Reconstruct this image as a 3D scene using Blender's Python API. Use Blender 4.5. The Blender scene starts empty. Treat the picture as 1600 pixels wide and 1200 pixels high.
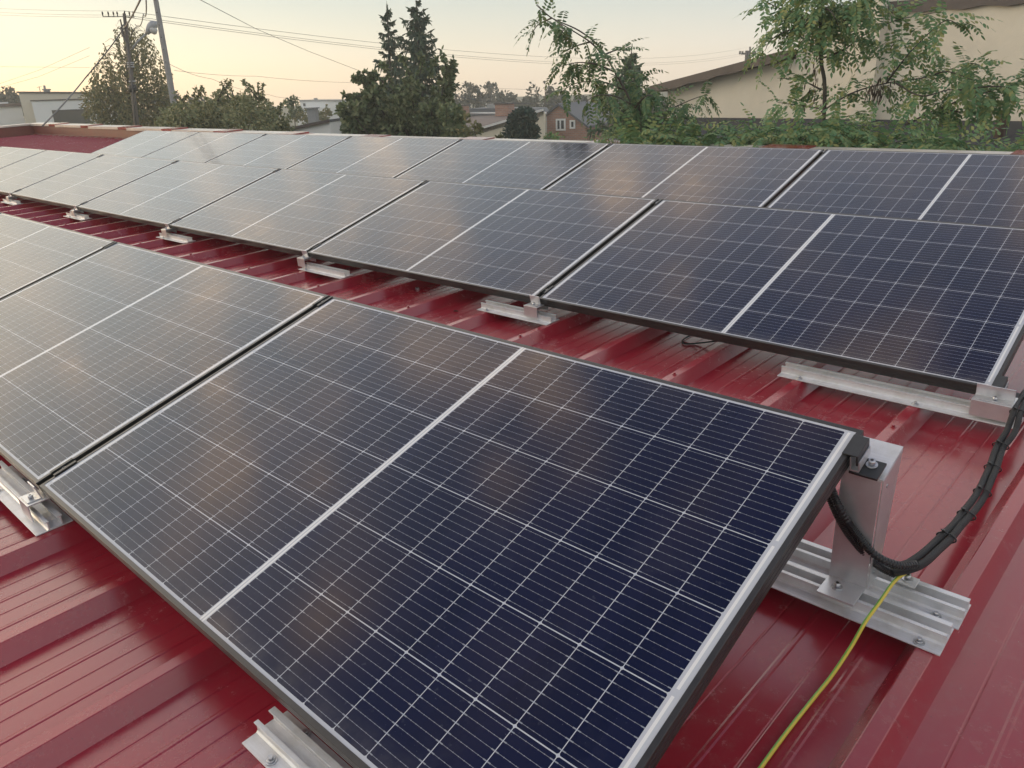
import bpy, bmesh, math, random
from mathutils import Vector, Matrix, noise
random.seed(7)
SC = bpy.context.scene
COL = SC.collection
R = math.radians

# ------------------------------------------------------------------ camera
F = 1195.265                      # focal length in pixels of a 1600 px wide picture
CAM = Vector((2.183599, -0.472797, 7.3))
AX = Vector((0.740374, 0.671252, -0.035595))     # camera right
AY = Vector((0.213635, -0.285180, -0.934362))    # camera down
AZ = Vector((-0.637344, 0.684173, -0.354543))    # camera forward
cd = bpy.data.cameras.new('camera'); cam = bpy.data.objects.new('camera', cd); COL.objects.link(cam)
cd.sensor_width = 36; cd.lens = F / 1600 * 36; cd.clip_start = 0.05; cd.clip_end = 3000
cam.matrix_world = Matrix(((AX.x, -AY.x, -AZ.x, CAM.x), (AX.y, -AY.y, -AZ.y, CAM.y), (AX.z, -AY.z, -AZ.z, CAM.z), (0, 0, 0, 1)))
SC.camera = cam

# ------------------------------------------------------------------ sky, sun, exposure
SUN_ELEV = 5.0
left = Vector((-AX.x, -AX.y, 0)).normalized(); fwd = Vector((AZ.x, AZ.y, 0)).normalized()
sa = R(62)
SUN_DIR = (fwd * math.cos(sa) + left * math.sin(sa))
SUN_AZ = math.atan2(SUN_DIR.x, SUN_DIR.y)          # from +Y, clockwise
W = bpy.data.worlds.new('World'); SC.world = W; W.use_nodes = True
nt = W.node_tree; nt.nodes.clear()
def wn(t, **k):
    n = nt.nodes.new(t)
    for a, b in k.items(): setattr(n, a, b)
    return n
out = wn('ShaderNodeOutputWorld'); bg = wn('ShaderNodeBackground'); nt.links.new(bg.outputs[0], out.inputs[0])
sky = wn('ShaderNodeTexSky', sky_type='NISHITA', sun_disc=False, sun_elevation=R(SUN_ELEV), sun_rotation=SUN_AZ,
         altitude=100, air_density=1.0, dust_density=1.5, ozone_density=1.0)
SKY_STRENGTH = 0.15
bg.inputs['Strength'].default_value = SKY_STRENGTH
# thin high cloud: veils of pale warm grey over the clear sky
tc = wn('ShaderNodeTexCoord'); sep = wn('ShaderNodeSeparateXYZ'); nt.links.new(tc.outputs['Generated'], sep.inputs[0])
zc = wn('ShaderNodeMath', operation='MAXIMUM'); nt.links.new(sep.outputs[2], zc.inputs[0]); zc.inputs[1].default_value = 0.06
dv = wn('ShaderNodeVectorMath', operation='DIVIDE'); nt.links.new(tc.outputs['Generated'], dv.inputs[0])
cz = wn('ShaderNodeCombineXYZ'); [nt.links.new(zc.outputs[0], cz.inputs[i]) for i in range(3)]
nt.links.new(cz.outputs[0], dv.inputs[1])
mp = wn('ShaderNodeMapping'); mp.inputs['Scale'].default_value = (4.2, 4.2, 0.2); mp.inputs['Location'].default_value = (3.3, 1.7, 0)
nt.links.new(dv.outputs[0], mp.inputs[0])
nz = wn('ShaderNodeTexNoise'); nz.inputs['Scale'].default_value = 1.6; nz.inputs['Detail'].default_value = 5; nz.inputs['Roughness'].default_value = 0.5
nt.links.new(mp.outputs[0], nz.inputs['Vector'])
cr = wn('ShaderNodeValToRGB'); cr.color_ramp.elements[0].position = 0.53; cr.color_ramp.elements[1].position = 0.64
nt.links.new(nz.outputs['Fac'], cr.inputs[0])
# elevation colour of the dusk sky (haze layer: pale peach low down, grey-blue above), laid over the Nishita sky
el = wn('ShaderNodeValToRGB'); e = el.color_ramp; e.elements[0].position = 0.0; e.elements[1].position = 1.0
e.elements[0].color = (2.65, 2.28, 1.82, 1); e.elements[1].color = (0.25, 0.32, 0.65, 1)
for ps, c in ((0.05, (2.3, 2.14, 1.95, 1)), (0.13, (1.22, 1.50, 1.64, 1)), (0.25, (1.8, 1.95, 1.92, 1)), (0.45, (2.45, 2.68, 2.62, 1)), (0.64, (1.9, 2.02, 2.2, 1)), (0.8, (0.5, 0.62, 1.0, 1))):
    k = e.elements.new(ps); k.color = c
nt.links.new(sep.outputs[2], el.inputs[0])
# brighter and warmer towards where the sun went down
dot = wn('ShaderNodeVectorMath', operation='DOT_PRODUCT'); nt.links.new(tc.outputs['Generated'], dot.inputs[0])
dot.inputs[1].default_value = (SUN_DIR.x, SUN_DIR.y, 0)
sr = wn('ShaderNodeMapRange'); sr.inputs['From Min'].default_value = -0.3; sr.inputs['From Max'].default_value = 1.0
sr.inputs['To Min'].default_value = 0.0; sr.inputs['To Max'].default_value = 1.0
nt.links.new(dot.outputs['Value'], sr.inputs[0])
tint = wn('ShaderNodeMix', data_type='RGBA'); nt.links.new(sr.outputs[0], tint.inputs['Factor'])
tint.inputs['A'].default_value = (0.84, 0.9, 1.04, 1); tint.inputs['B'].default_value = (1.16, 1.1, 1.02, 1)
mul = wn('ShaderNodeMix', data_type='RGBA', blend_type='MULTIPLY'); mul.inputs['Factor'].default_value = 1
nt.links.new(el.outputs[0], mul.inputs['A']); nt.links.new(tint.outputs['Result'], mul.inputs['B'])
mx = wn('ShaderNodeMix', data_type='RGBA'); mx.inputs['Factor'].default_value = 0.75
nt.links.new(sky.outputs[0], mx.inputs['A']); nt.links.new(mul.outputs['Result'], mx.inputs['B'])
cm = wn('ShaderNodeMix', data_type='RGBA'); cf = wn('ShaderNodeMath', operation='MULTIPLY'); nt.links.new(cr.outputs[0], cf.inputs[0])
cl = wn('ShaderNodeMapRange'); cl.inputs['From Min'].default_value = 0.14; cl.inputs['From Max'].default_value = 0.42; cl.inputs['To Max'].default_value = 0.85
nt.links.new(sep.outputs[2], cl.inputs[0]); cl2 = wn('ShaderNodeMapRange'); cl2.inputs['From Min'].default_value = 0.72; cl2.inputs['From Max'].default_value = 0.9; cl2.inputs['To Min'].default_value = 1; cl2.inputs['To Max'].default_value = 0
nt.links.new(sep.outputs[2], cl2.inputs[0]); cl3 = wn('ShaderNodeMath', operation='MULTIPLY'); nt.links.new(cl.outputs[0], cl3.inputs[0]); nt.links.new(cl2.outputs[0], cl3.inputs[1])
nt.links.new(cl3.outputs[0], cf.inputs[1])
nt.links.new(cf.outputs[0], cm.inputs['Factor']); nt.links.new(mx.outputs['Result'], cm.inputs['A']); cm.inputs['B'].default_value = (7.2, 5.1, 3.2, 1)
b0 = wn('ShaderNodeValToRGB'); nt.links.new(sep.outputs[2], b0.inputs[0]); q_ = b0.color_ramp; q_.elements[0].position = 0.12; q_.elements[0].color = (0, 0, 0, 1); q_.elements[1].position = 0.92; q_.elements[1].color = (0, 0, 0, 1)
for ps, v_ in ((0.3, 1.0), (0.64, 1.0), (0.80, 0.2)): q_.elements.new(ps).color = (v_, v_, v_, 1)
b1 = wn('ShaderNodeMath', operation='MULTIPLY'); nt.links.new(b0.outputs[0], b1.inputs[0]); b1.inputs[1].default_value = 0.75
b2 = wn('ShaderNodeMath', operation='POWER'); nt.links.new(sr.outputs[0], b2.inputs[0]); b2.inputs[1].default_value = 1.6
b3 = wn('ShaderNodeMath', operation='MULTIPLY_ADD'); nt.links.new(b1.outputs[0], b3.inputs[0]); nt.links.new(b2.outputs[0], b3.inputs[1]); b3.inputs[2].default_value = 1.0
b4 = wn('ShaderNodeVectorMath', operation='SCALE'); nt.links.new(cm.outputs['Result'], b4.inputs[0]); nt.links.new(b3.outputs[0], b4.inputs['Scale'])
nt.links.new(b4.outputs[0], bg.inputs['Color'])
sd = bpy.data.lights.new('sun', 'SUN'); sd.energy = 0.35; sd.angle = R(20); sd.color = (1.0, 0.82, 0.6)
so = bpy.data.objects.new('sun', sd); COL.objects.link(so)
tos = Vector((SUN_DIR.x * math.cos(R(SUN_ELEV)), SUN_DIR.y * math.cos(R(SUN_ELEV)), math.sin(R(SUN_ELEV))))
so.rotation_euler = tos.to_track_quat('Z', 'Y').to_euler()
SC.view_settings.view_transform = 'Standard'; SC.view_settings.look = 'None'; SC.view_settings.gamma = 1
SC.view_settings.exposure = 1.6

# ------------------------------------------------------------------ helpers
def put(o, label=None, cat=None, group=None, kind=None):
    if label: o['label'] = label
    if cat: o['category'] = cat
    if group: o['group'] = group
    if kind: o['kind'] = kind
    return o
def empty(name, mat=None, loc=None, **k):
    o = bpy.data.objects.new(name, None); o.empty_display_size = 0.05; COL.objects.link(o)
    if mat is not None: o.matrix_world = mat
    if loc is not None: o.location = loc
    return put(o, **k)
class MB:
    def __init__(s): s.v = []; s.f = []; s.m = []; s.sm = []
    def add(s, vs, fs, m=0, sm=False):
        b = len(s.v); s.v += [tuple(x) for x in vs]
        for f in fs: s.f.append([b + i for i in f]); s.m.append(m); s.sm.append(sm)
        return s
    def box(s, x0, x1, y0, y1, z0, z1, m=0, T=None):
        vs = [Vector((x, y, z)) for z in (z0, z1) for y in (y0, y1) for x in (x0, x1)]
        if T is not None: vs = [T @ v for v in vs]
        return s.add(vs, [(0, 2, 3, 1), (4, 5, 7, 6), (0, 1, 5, 4), (2, 6, 7, 3), (0, 4, 6, 2), (1, 3, 7, 5)], m)
    def prism(s, poly, a0, a1, axis=0, m=0, T=None):
        # 2-D polygon (counter-clockwise) swept along an axis
        def P(a, q):
            return Vector((a, q[0], q[1])) if axis == 0 else (Vector((q[0], a, q[1])) if axis == 1 else Vector((q[0], q[1], a)))
        n = len(poly); vs = [P(a0, q) for q in poly] + [P(a1, q) for q in poly]
        if T is not None: vs = [T @ v for v in vs]
        fs = [tuple(range(n)), tuple(range(2 * n - 1, n - 1, -1))] + [(i, n + i, n + (i + 1) % n, (i + 1) % n) for i in range(n)]
        return s.add(vs, fs, m)
    def tube(s, pts, r, n=8, m=0, caps=True, mf=None, sm=True, up=None):
        pts = [Vector(p) for p in pts]; rs = r if isinstance(r, (list, tuple)) else [r] * len(pts)
        t0 = (pts[1] - pts[0]).normalized(); u = up or (Vector((0, 0, 1)) if abs(t0.z) < 0.9 else Vector((1, 0, 0)))
        u = (u - t0 * u.dot(t0)).normalized(); vs = []
        for i, p in enumerate(pts):
            t = (pts[min(i + 1, len(pts) - 1)] - pts[max(i - 1, 0)]).normalized()
            u = (u - t * u.dot(t)); u = u.normalized() if u.length > 1e-6 else t.orthogonal().normalized()
            w = t.cross(u)
            for k in range(n):
                a = 2 * math.pi * k / n; vs.append(p + (u * math.cos(a) + w * math.sin(a)) * rs[i])
        b = len(s.v); s.v += [tuple(x) for x in vs]
        for i in range(len(pts) - 1):
            for k in range(n):
                s.f.append([b + i * n + k, b + i * n + (k + 1) % n, b + (i + 1) * n + (k + 1) % n, b + (i + 1) * n + k])
                s.m.append(mf(k) if mf else m); s.sm.append(sm)
        if caps:
            s.f.append([b + k for k in range(n)][::-1]); s.m.append(m); s.sm.append(False)
            s.f.append([b + (len(pts) - 1) * n + k for k in range(n)]); s.m.append(m); s.sm.append(False)
        return s
    def cyl(s, p, d, h, r, n=16, r2=None, m=0):
        p = Vector(p); d = Vector(d).normalized(); return s.tube([p, p + d * h], [r, r if r2 is None else r2], n, m, sm=True)
    def build(s, name, mats, parent=None, mat=None, bevel=0, recalc=True, **k):
        me = bpy.data.meshes.new(name); me.from_pydata(s.v, [], s.f)
        for q in (mats if isinstance(mats, (list, tuple)) else [mats]): me.materials.append(q)
        me.polygons.foreach_set('material_index', s.m); me.polygons.foreach_set('use_smooth', s.sm)
        if recalc:
            bm = bmesh.new(); bm.from_mesh(me); bmesh.ops.recalc_face_normals(bm, faces=bm.faces); bm.to_mesh(me); bm.free()
        me.update(); o = bpy.data.objects.new(name, me); COL.objects.link(o)
        if mat is not None: o.matrix_world = mat
        if parent is not None: o.parent = parent
        if bevel:
            b = o.modifiers.new('bevel', 'BEVEL'); b.width = bevel; b.segments = 2; b.limit_method = 'ANGLE'; b.angle_limit = R(40); b.harden_normals = False
        return put(o, **k)
def copy_tree(o, parent=None):
    c = o.copy(); COL.objects.link(c)
    if parent is not None: c.parent = parent
    for ch in [x for x in bpy.data.objects if x.parent == o]: copy_tree(ch, c)
    return c
def smooth_path(pts, n=8):
    pts = [Vector(p) for p in pts]; P = [pts[0] * 2 - pts[1]] + pts + [pts[-1] * 2 - pts[-2]]; o = []
    for i in range(1, len(P) - 2):
        a, b, c, d = P[i - 1:i + 3]
        for k in range(n):
            t = k / n; o.append(0.5 * ((2 * b) + (c - a) * t + (2 * a - 5 * b + 4 * c - d) * t * t + (3 * b - a - 3 * c + d) * t ** 3))
    o.append(pts[-1]); return o
def ray(px, py): return (AX * ((px - 800) / F) + AY * ((py - 600) / F) + AZ)
def at(px, py, D):                                   # point seen at a pixel, D metres away over the ground
    d = ray(px, py); return CAM + d * (D / math.hypot(d.x, d.y))

# ------------------------------------------------------------------ materials
def mat(name, col, rough=0.5, metal=0.0, spec=None, bump=None, vary=None, coat=0):
    m = bpy.data.materials.new(name); m.use_nodes = True; t = m.node_tree; b = t.nodes['Principled BSDF']
    b.inputs['Base Color'].default_value = (*col, 1); b.inputs['Roughness'].default_value = rough; b.inputs['Metallic'].default_value = metal
    if spec is not None: b.inputs['Specular IOR Level'].default_value = spec
    if coat: b.inputs['Coat Weight'].default_value = coat; b.inputs['Coat Roughness'].default_value = 0.1
    if vary:
        sc, amt = vary; c = t.nodes.new('ShaderNodeTexCoord'); n = t.nodes.new('ShaderNodeTexNoise')
        n.inputs['Scale'].default_value = sc; n.inputs['Detail'].default_value = 6; n.inputs['Roughness'].default_value = 0.65; t.links.new(c.outputs['Object'], n.inputs['Vector'])
        r = t.nodes.new('ShaderNodeMapRange'); r.inputs['From Min'].default_value = 0.3; r.inputs['From Max'].default_value = 0.7
        r.inputs['To Min'].default_value = 1 - amt; r.inputs['To Max'].default_value = 1 + amt; t.links.new(n.outputs['Fac'], r.inputs[0])
        x = t.nodes.new('ShaderNodeMix'); x.data_type = 'RGBA'; x.blend_type = 'MULTIPLY'; x.inputs['Factor'].default_value = 1
        x.inputs['A'].default_value = (*col, 1); t.links.new(r.outputs[0], x.inputs['B']); t.links.new(x.outputs['Result'], b.inputs['Base Color'])
        q = t.nodes.new('ShaderNodeMapRange'); q.inputs['To Min'].default_value = rough * (1 - amt); q.inputs['To Max'].default_value = min(1, rough * (1 + amt))
        t.links.new(n.outputs['Fac'], q.inputs[0]); t.links.new(q.outputs[0], b.inputs['Roughness'])
    if bump:
        sc, st = bump; c = t.nodes.new('ShaderNodeTexCoord'); n = t.nodes.new('ShaderNodeTexNoise'); n.inputs['Scale'].default_value = sc; n.inputs['Detail'].default_value = 5
        t.links.new(c.outputs['Object'], n.inputs['Vector']); u = t.nodes.new('ShaderNodeBump'); u.inputs['Strength'].default_value = st; u.inputs['Distance'].default_value = 0.01
        t.links.new(n.outputs['Fac'], u.inputs['Height']); t.links.new(u.outputs[0], b.inputs['Normal'])
    return m
def leafmat(name, cols, trans=0.25, rough=0.55):
    m = bpy.data.materials.new(name); m.use_nodes = True; t = m.node_tree; b = t.nodes['Principled BSDF']
    g = t.nodes.new('ShaderNodeNewGeometry'); r = t.nodes.new('ShaderNodeValToRGB'); t.links.new(g.outputs['Random Per Island'], r.inputs[0])
    e = r.color_ramp; e.elements[0].color = (*cols[0], 1); e.elements[1].color = (*cols[-1], 1)
    for i, c in enumerate(cols[1:-1]): k = e.elements.new((i + 1) / (len(cols) - 1)); k.color = (*c, 1)
    t.links.new(r.outputs[0], b.inputs['Base Color']); b.inputs['Roughness'].default_value = rough; b.inputs['Specular IOR Level'].default_value = 0.3
    tr = t.nodes.new('ShaderNodeBsdfTranslucent'); t.links.new(r.outputs[0], tr.inputs[0]); ms = t.nodes.new('ShaderNodeMixShader'); ms.inputs[0].default_value = trans
    t.links.new(b.outputs[0], ms.inputs[1]); t.links.new(tr.outputs[0], ms.inputs[2]); t.links.new(ms.outputs[0], t.nodes['Material Output'].inputs[0])
    return m
class NM:                                            # small maths on shader nodes
    def __init__(s, t): s.t = t
    def op(s, o, *a):
        n = s.t.nodes.new('ShaderNodeMath'); n.operation = o
        for i, x in enumerate(a):
            if isinstance(x, (int, float)): n.inputs[i].default_value = x
            else: s.t.links.new(x, n.inputs[i])
        return n.outputs[0]
    def mixc(s, f, a, b, blend='MIX'):
        n = s.t.nodes.new('ShaderNodeMix'); n.data_type = 'RGBA'; n.blend_type = blend
        for k, x in (('Factor', f), ('A', a), ('B', b)):
            if isinstance(x, (int, float)): n.inputs[k].default_value = x
            elif isinstance(x, tuple): n.inputs[k].default_value = (*x, 1) if len(x) == 3 else x
            else: s.t.links.new(x, n.inputs[k])
        return n.outputs['Result']
    def noise(s, vec, scale, detail=4, rough=0.6, dist=0):
        n = s.t.nodes.new('ShaderNodeTexNoise'); n.inputs['Scale'].default_value = scale; n.inputs['Detail'].default_value = detail
        n.inputs['Roughness'].default_value = rough; n.inputs['Distortion'].default_value = dist; s.t.links.new(vec, n.inputs['Vector']); return n.outputs['Fac']
    def rng(s, x, a, b, c, d):
        n = s.t.nodes.new('ShaderNodeMapRange'); s.t.links.new(x, n.inputs[0])
        for i, v in enumerate((a, b, c, d)): n.inputs[i + 1].default_value = v
        return n.outputs[0]
PL, PWD, THK = 1.755, 1.038, 0.035                  # panel length, width, frame thickness
def cell_material():
    m = bpy.data.materials.new('solar_cells_under_glass'); m.use_nodes = True; t = m.node_tree; b = t.nodes['Principled BSDF']; N = NM(t)
    c = t.nodes.new('ShaderNodeTexCoord'); sp = t.nodes.new('ShaderNodeSeparateXYZ'); t.links.new(c.outputs['Object'], sp.inputs[0])
    x, y = sp.outputs[0], sp.outputs[1]
    s = N.op('ABSOLUTE', N.op('SUBTRACT', x, PL / 2))
    cx = N.op('DIVIDE', N.op('SUBTRACT', s, 0.0085), 0.084); fx = N.op('FRACT', cx)
    du = N.op('MULTIPLY', N.op('MINIMUM', fx, N.op('SUBTRACT', 1.0, fx)), 0.084)
    cy = N.op('DIVIDE', N.op('SUBTRACT', y, 0.016), 0.16767); fy = N.op('FRACT', cy)
    dvv = N.op('MULTIPLY', N.op('MINIMUM', fy, N.op('SUBTRACT', 1.0, fy)), 0.16767)
    line = N.op('MAXIMUM', N.op('LESS_THAN', du, 0.00075), N.op('LESS_THAN', dvv, 0.00105))
    line = N.op('MAXIMUM', line, N.op('LESS_THAN', N.op('ADD', du, dvv), 0.0042))
    for q in (N.op('LESS_THAN', cx, 0.0), N.op('GREATER_THAN', cx, 10.0), N.op('LESS_THAN', cy, 0.0), N.op('GREATER_THAN', cy, 6.0)): line = N.op('MAXIMUM', line, q)
    bf = N.op('FRACT', N.op('MULTIPLY', fy, 9.0)); bd = N.op('MULTIPLY', N.op('ABSOLUTE', N.op('SUBTRACT', bf, 0.5)), 0.01863)
    nearedge = N.op('LESS_THAN', du, 0.0075); pad = N.op('LESS_THAN', N.op('ABSOLUTE', N.op('SUBTRACT', N.op('FRACT', N.op('MULTIPLY', fx, 7.0)), 0.5)), 0.06)
    th = N.op('ADD', 0.00036, N.op('MAXIMUM', N.op('MULTIPLY', nearedge, 0.0007), N.op('MULTIPLY', pad, 0.0004)))
    bus = N.op('LESS_THAN', bd, th)
    rib = N.op('LESS_THAN', N.op('ABSOLUTE', N.op('SUBTRACT', s, 0.0042)), 0.0024)          # interconnect ribbons in the middle strip
    rib2 = N.op('LESS_THAN', N.op('ABSOLUTE', N.op('SUBTRACT', s, 0.856)), 0.0026)
    rib2 = N.op('MULTIPLY', rib2, N.op('GREATER_THAN', N.op('FRACT', N.op('MULTIPLY', cy, 0.5)), 0.04))
    rib = N.op('MAXIMUM', rib, rib2)
    wn_ = t.nodes.new('ShaderNodeTexWhiteNoise'); cmb = t.nodes.new('ShaderNodeCombineXYZ')
    t.links.new(N.op('FLOOR', N.op('ADD', N.op('DIVIDE', x, 0.084), 0.0)), cmb.inputs[0]); t.links.new(N.op('FLOOR', cy), cmb.inputs[1])
    oi = t.nodes.new('ShaderNodeObjectInfo'); t.links.new(oi.outputs['Random'], cmb.inputs[2]); t.links.new(cmb.outputs[0], wn_.inputs['Vector'])
    cell = N.mixc(wn_.outputs['Value'], (0.004, 0.006, 0.027), (0.006, 0.008, 0.033))
    col = N.mixc(bus, cell, (0.23, 0.245, 0.28)); col = N.mixc(line, col, (0.46, 0.48, 0.52)); col = N.mixc(rib, col, (0.70, 0.70, 0.69))
    d1 = N.rng(N.noise(c.outputs['Object'], 5.5, 6, 0.7, 0.6), 0.57, 0.8, 0, 0.035); d2 = N.rng(N.noise(c.outputs['Object'], 60, 3), 0.66, 0.8, 0, 0.10)
    sp2 = N.rng(N.noise(c.outputs['Object'], 420, 1, 0.5), 0.80, 0.83, 0, 0.5)
    col = N.mixc(N.op('MAXIMUM', N.op('ADD', d1, d2), sp2), col, (0.34, 0.36, 0.40))
    low = N.op('MULTIPLY', N.rng(y, 0.012, 0.07, 0.16, 0.0), N.rng(N.noise(c.outputs['Object'], 18, 4, 0.6), 0.35, 0.65, 0.2, 1))
    col = N.mixc(low, col, (0.30, 0.28, 0.25))
    t.links.new(col, b.inputs['Base Color'])
    t.links.new(N.rng(N.noise(c.outputs['Object'], 7, 5, 0.6), 0.3, 0.7, 0.11, 0.17), b.inputs['Roughness'])
    b.inputs['IOR'].default_value = 1.34
    return m
def roof_material():
    m = bpy.data.materials.new('wine_red_coated_steel'); m.use_nodes = True; t = m.node_tree; b = t.nodes['Principled BSDF']; N = NM(t)
    c = t.nodes.new('ShaderNodeTexCoord'); o = c.outputs['Object']
    n1 = N.noise(o, 1.3, 5, 0.6); n2 = N.noise(o, 30, 6, 0.75)
    mp = t.nodes.new('ShaderNodeMapping'); mp.inputs['Scale'].default_value = (26, 1.2, 1); t.links.new(o, mp.inputs[0]); streak = N.noise(mp.outputs[0], 1.0, 5, 0.7)
    col = N.mixc(n1, (0.25, 0.0105, 0.022), (0.32, 0.0155, 0.032))
    dust = N.op('MULTIPLY', N.rng(n2, 0.5, 0.75, 0, 1), N.rng(N.noise(o, 3.1, 4, 0.6), 0.42, 0.7, 0, 1))
    col = N.mixc(N.op('MULTIPLY', dust, 0.38), col, (0.34, 0.20, 0.17)); col = N.mixc(N.op('MULTIPLY', N.rng(streak, 0.5, 0.75, 0, 1), 0.07), col, (0.30, 0.18, 0.15))
    sp = N.rng(N.noise(o, 190, 1, 0.5), 0.79, 0.82, 0, 1); sp = N.op('MULTIPLY', sp, N.rng(N.noise(o, 9, 2), 0.45, 0.62, 0, 1)); col = N.mixc(N.op('MULTIPLY', sp, 0.7), col, (0.55, 0.45, 0.38))
    sp3 = N.rng(N.noise(o, 150, 1, 0.5), 0.2, 0.23, 1, 0); col = N.mixc(N.op('MULTIPLY', sp3, 0.7), col, (0.03, 0.008, 0.008))
    t.links.new(col, b.inputs['Base Color'])
    t.links.new(N.op('ADD', N.rng(n1, 0.3, 0.7, 0.19, 0.26), N.op('MULTIPLY', dust, 0.25)), b.inputs['Roughness'])
    b.inputs['IOR'].default_value = 1.7
    bu = t.nodes.new('ShaderNodeBump'); bu.inputs['Strength'].default_value = 0.12; bu.inputs['Distance'].default_value = 0.01
    t.links.new(N.noise(o, 2.2, 2, 0.4), bu.inputs['Height']); t.links.new(bu.outputs[0], b.inputs['Normal'])
    return m
M = {}
M['cells'] = cell_material(); M['roof'] = roof_material()
M['black_frame'] = mat('black_anodised_aluminium', (0.022, 0.021, 0.020), 0.36, 0.0, 0.6, vary=(40, 0.25))
M['back'] = mat('white_backsheet', (0.75, 0.76, 0.76), 0.6)
def alu_material():
    m = bpy.data.materials.new('mill_aluminium'); m.use_nodes = True; t = m.node_tree; b = t.nodes['Principled BSDF']; N = NM(t)
    c = t.nodes.new('ShaderNodeTexCoord'); mp = t.nodes.new('ShaderNodeMapping'); mp.inputs['Scale'].default_value = (3, 260, 260); t.links.new(c.outputs['Object'], mp.inputs[0])
    st = N.noise(mp.outputs[0], 1, 4, 0.6); bl = N.noise(c.outputs['Object'], 22, 5, 0.65)
    col = N.mixc(N.rng(bl, 0.45, 0.7, 0, 1), (0.72, 0.725, 0.73), (0.60, 0.595, 0.575)); col = N.mixc(N.op('MULTIPLY', N.rng(st, 0.4, 0.7, 0, 1), 0.25), col, (0.5, 0.5, 0.5))
    t.links.new(col, b.inputs['Base Color']); b.inputs['Metallic'].default_value = 0.35; t.links.new(N.rng(st, 0.3, 0.7, 0.36, 0.5), b.inputs['Roughness'])
    return m
M['alu'] = alu_material()
M['alu_sheet'] = mat('brushed_aluminium_sheet', (0.62, 0.625, 0.63), 0.36, 0.7, vary=(9, 0.12))
M['steel'] = mat('galvanised_screw_steel', (0.52, 0.53, 0.54), 0.34, 0.9, vary=(90, 0.2))
M['dark'] = mat('dark_socket', (0.02, 0.02, 0.02), 0.6)
M['black_clamp'] = mat('black_coated_clamp', (0.020, 0.021, 0.021), 0.42, 0.0, 0.6, vary=(60, 0.3))
M['rubber'] = mat('black_cable_jacket', (0.018, 0.018, 0.019), 0.5, 0, 0.4, bump=(900, 0.5))
M['conduit'] = mat('black_corrugated_plastic', (0.012, 0.012, 0.013), 0.33, 0, 0.5)
M['yellow'] = mat('yellow_insulation', (0.66, 0.52, 0.06), 0.42); M['green'] = mat('green_insulation', (0.20, 0.55, 0.09), 0.42)

# ------------------------------------------------------------------ the roof frame: x along the panel rows, y up the ribs, z off the sheet
RM = Matrix(((0.999957, 0.000451, 0.009315, 0), (0, 0.998832, -0.048323, 0), (-0.009326, 0.048321, 0.998788, 6.364881), (0, 0, 0, 1)))
RMI = RM.inverted()
def rf(x, y, z): return RM @ Matrix.Translation((x, y, z))
def onroof(px, py, z):                                # roof coordinates of the point seen at a pixel, z above the roof datum
    d = RMI.to_3x3() @ ray(px, py); c = RMI @ CAM; t = (z - c.z) / d.z; return c + d * t
ZT, ZP = -0.095, -0.133                              # rib tops, pans
YAW = 0.024; PITCH = 0.3667; XR = -0.612 - YAW * 1.735  # left edge of the rib tops at y = 0
bld = empty('warehouse', mat=rf(0, 0, ZP), label='long low building under the glossy wine-red ribbed metal roof that carries the solar panels', cat='building')
X0, X1, Y0, Y1 = -20.6, 6.2, -3.2, 6.5
mb = MB(); prof = []
k0 = math.floor((X0 - XR) / PITCH); k1 = math.ceil((X1 - XR) / PITCH)
for k in range(k0, k1):
    x = XR + k * PITCH; h = ZT - ZP
    prof += [(x - 0.026, 0), (x - 0.001, h - 0.001), (x + 0.001, h), (x + 0.029, h), (x + 0.031, h - 0.001), (x + 0.058, 0)]
    a, bq = x + 0.058, x + PITCH - 0.026
    for j in range(1, 5):
        q = a + (bq - a) * j / 5
        prof += [(q - 0.0032, 0), (q - 0.001, -0.0010), (q + 0.001, -0.0010), (q + 0.0032, 0)] if j % 2 else [(q - 0.007, 0), (q - 0.003, 0.0011), (q + 0.003, 0.0011), (q + 0.007, 0)]
ys = [Y0, -1, 1, 3, 5, Y1]; n = len(prof); vs = []
for y in ys: vs += [(q[0] + YAW * y, y, q[1]) for q in prof]
mb.add(vs, [(i + j * n, i + 1 + j * n, i + 1 + (j + 1) * n, i + (j + 1) * n) for j in range(len(ys) - 1) for i in range(n - 1)])
roof_sheet = mb.build('roof_sheet', M['roof'], bld)
# walls below, parapets at the far side and the far left end
M['parapet'] = mat('red_brown_flashing', (0.15, 0.026, 0.016), 0.45, 0, 0.5, vary=(2.5, 0.2))
M['cap'] = mat('red_glossy_cap_flashing', (0.25, 0.02, 0.02), 0.18, 0, 0.7, vary=(3, 0.25))
M['cap_sky_sheen'] = mat('cap_flashing_painted_sky_sheen', (0.55, 0.50, 0.44), 0.3, 0, 0.5, vary=(3, 0.2))  # grazing sky reflection on the caps, painted in as a pale base colour
M['render'] = mat('grey_rendered_wall', (0.36, 0.34, 0.31), 0.85, bump=(30, 0.3))
wl = MB(); wl.box(X0 - 0.25, X1, Y0 + 0.15, Y1 + 0.02, -6.9, -0.06); wl.build('wall', M['render'], bld)
def ztop(x): return 0.185 + 0.105 * max(0.0, min(1.0, (-7.0 - x) / 13.0))
pp = MB(); xs_ = [X0, -16, -12, -9, -7, X1]
pp.prism([(x_, -0.3) for x_ in (X0, X1)] + [(x_, ztop(x_) - 0.006) for x_ in xs_[::-1]], Y1 + 0.021, Y1 + 0.25, 1); pp.build('parapet', M['parapet'], bld)
p2 = MB(); p2.box(X0 - 0.25, X0 - 0.001, Y0, Y1 + 0.25, -0.3, ztop(X0) - 0.006); p2.build('parapet', M['parapet'], bld)
fl = MB(); fl.prism([(Y1 - 0.10, 0.012), (Y1 + 0.019, 0.05), (Y1 + 0.019, 0.012)], X0 + 0.002, X1, 0); fl.build('eave_flashing', M['parapet'], bld)
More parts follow.
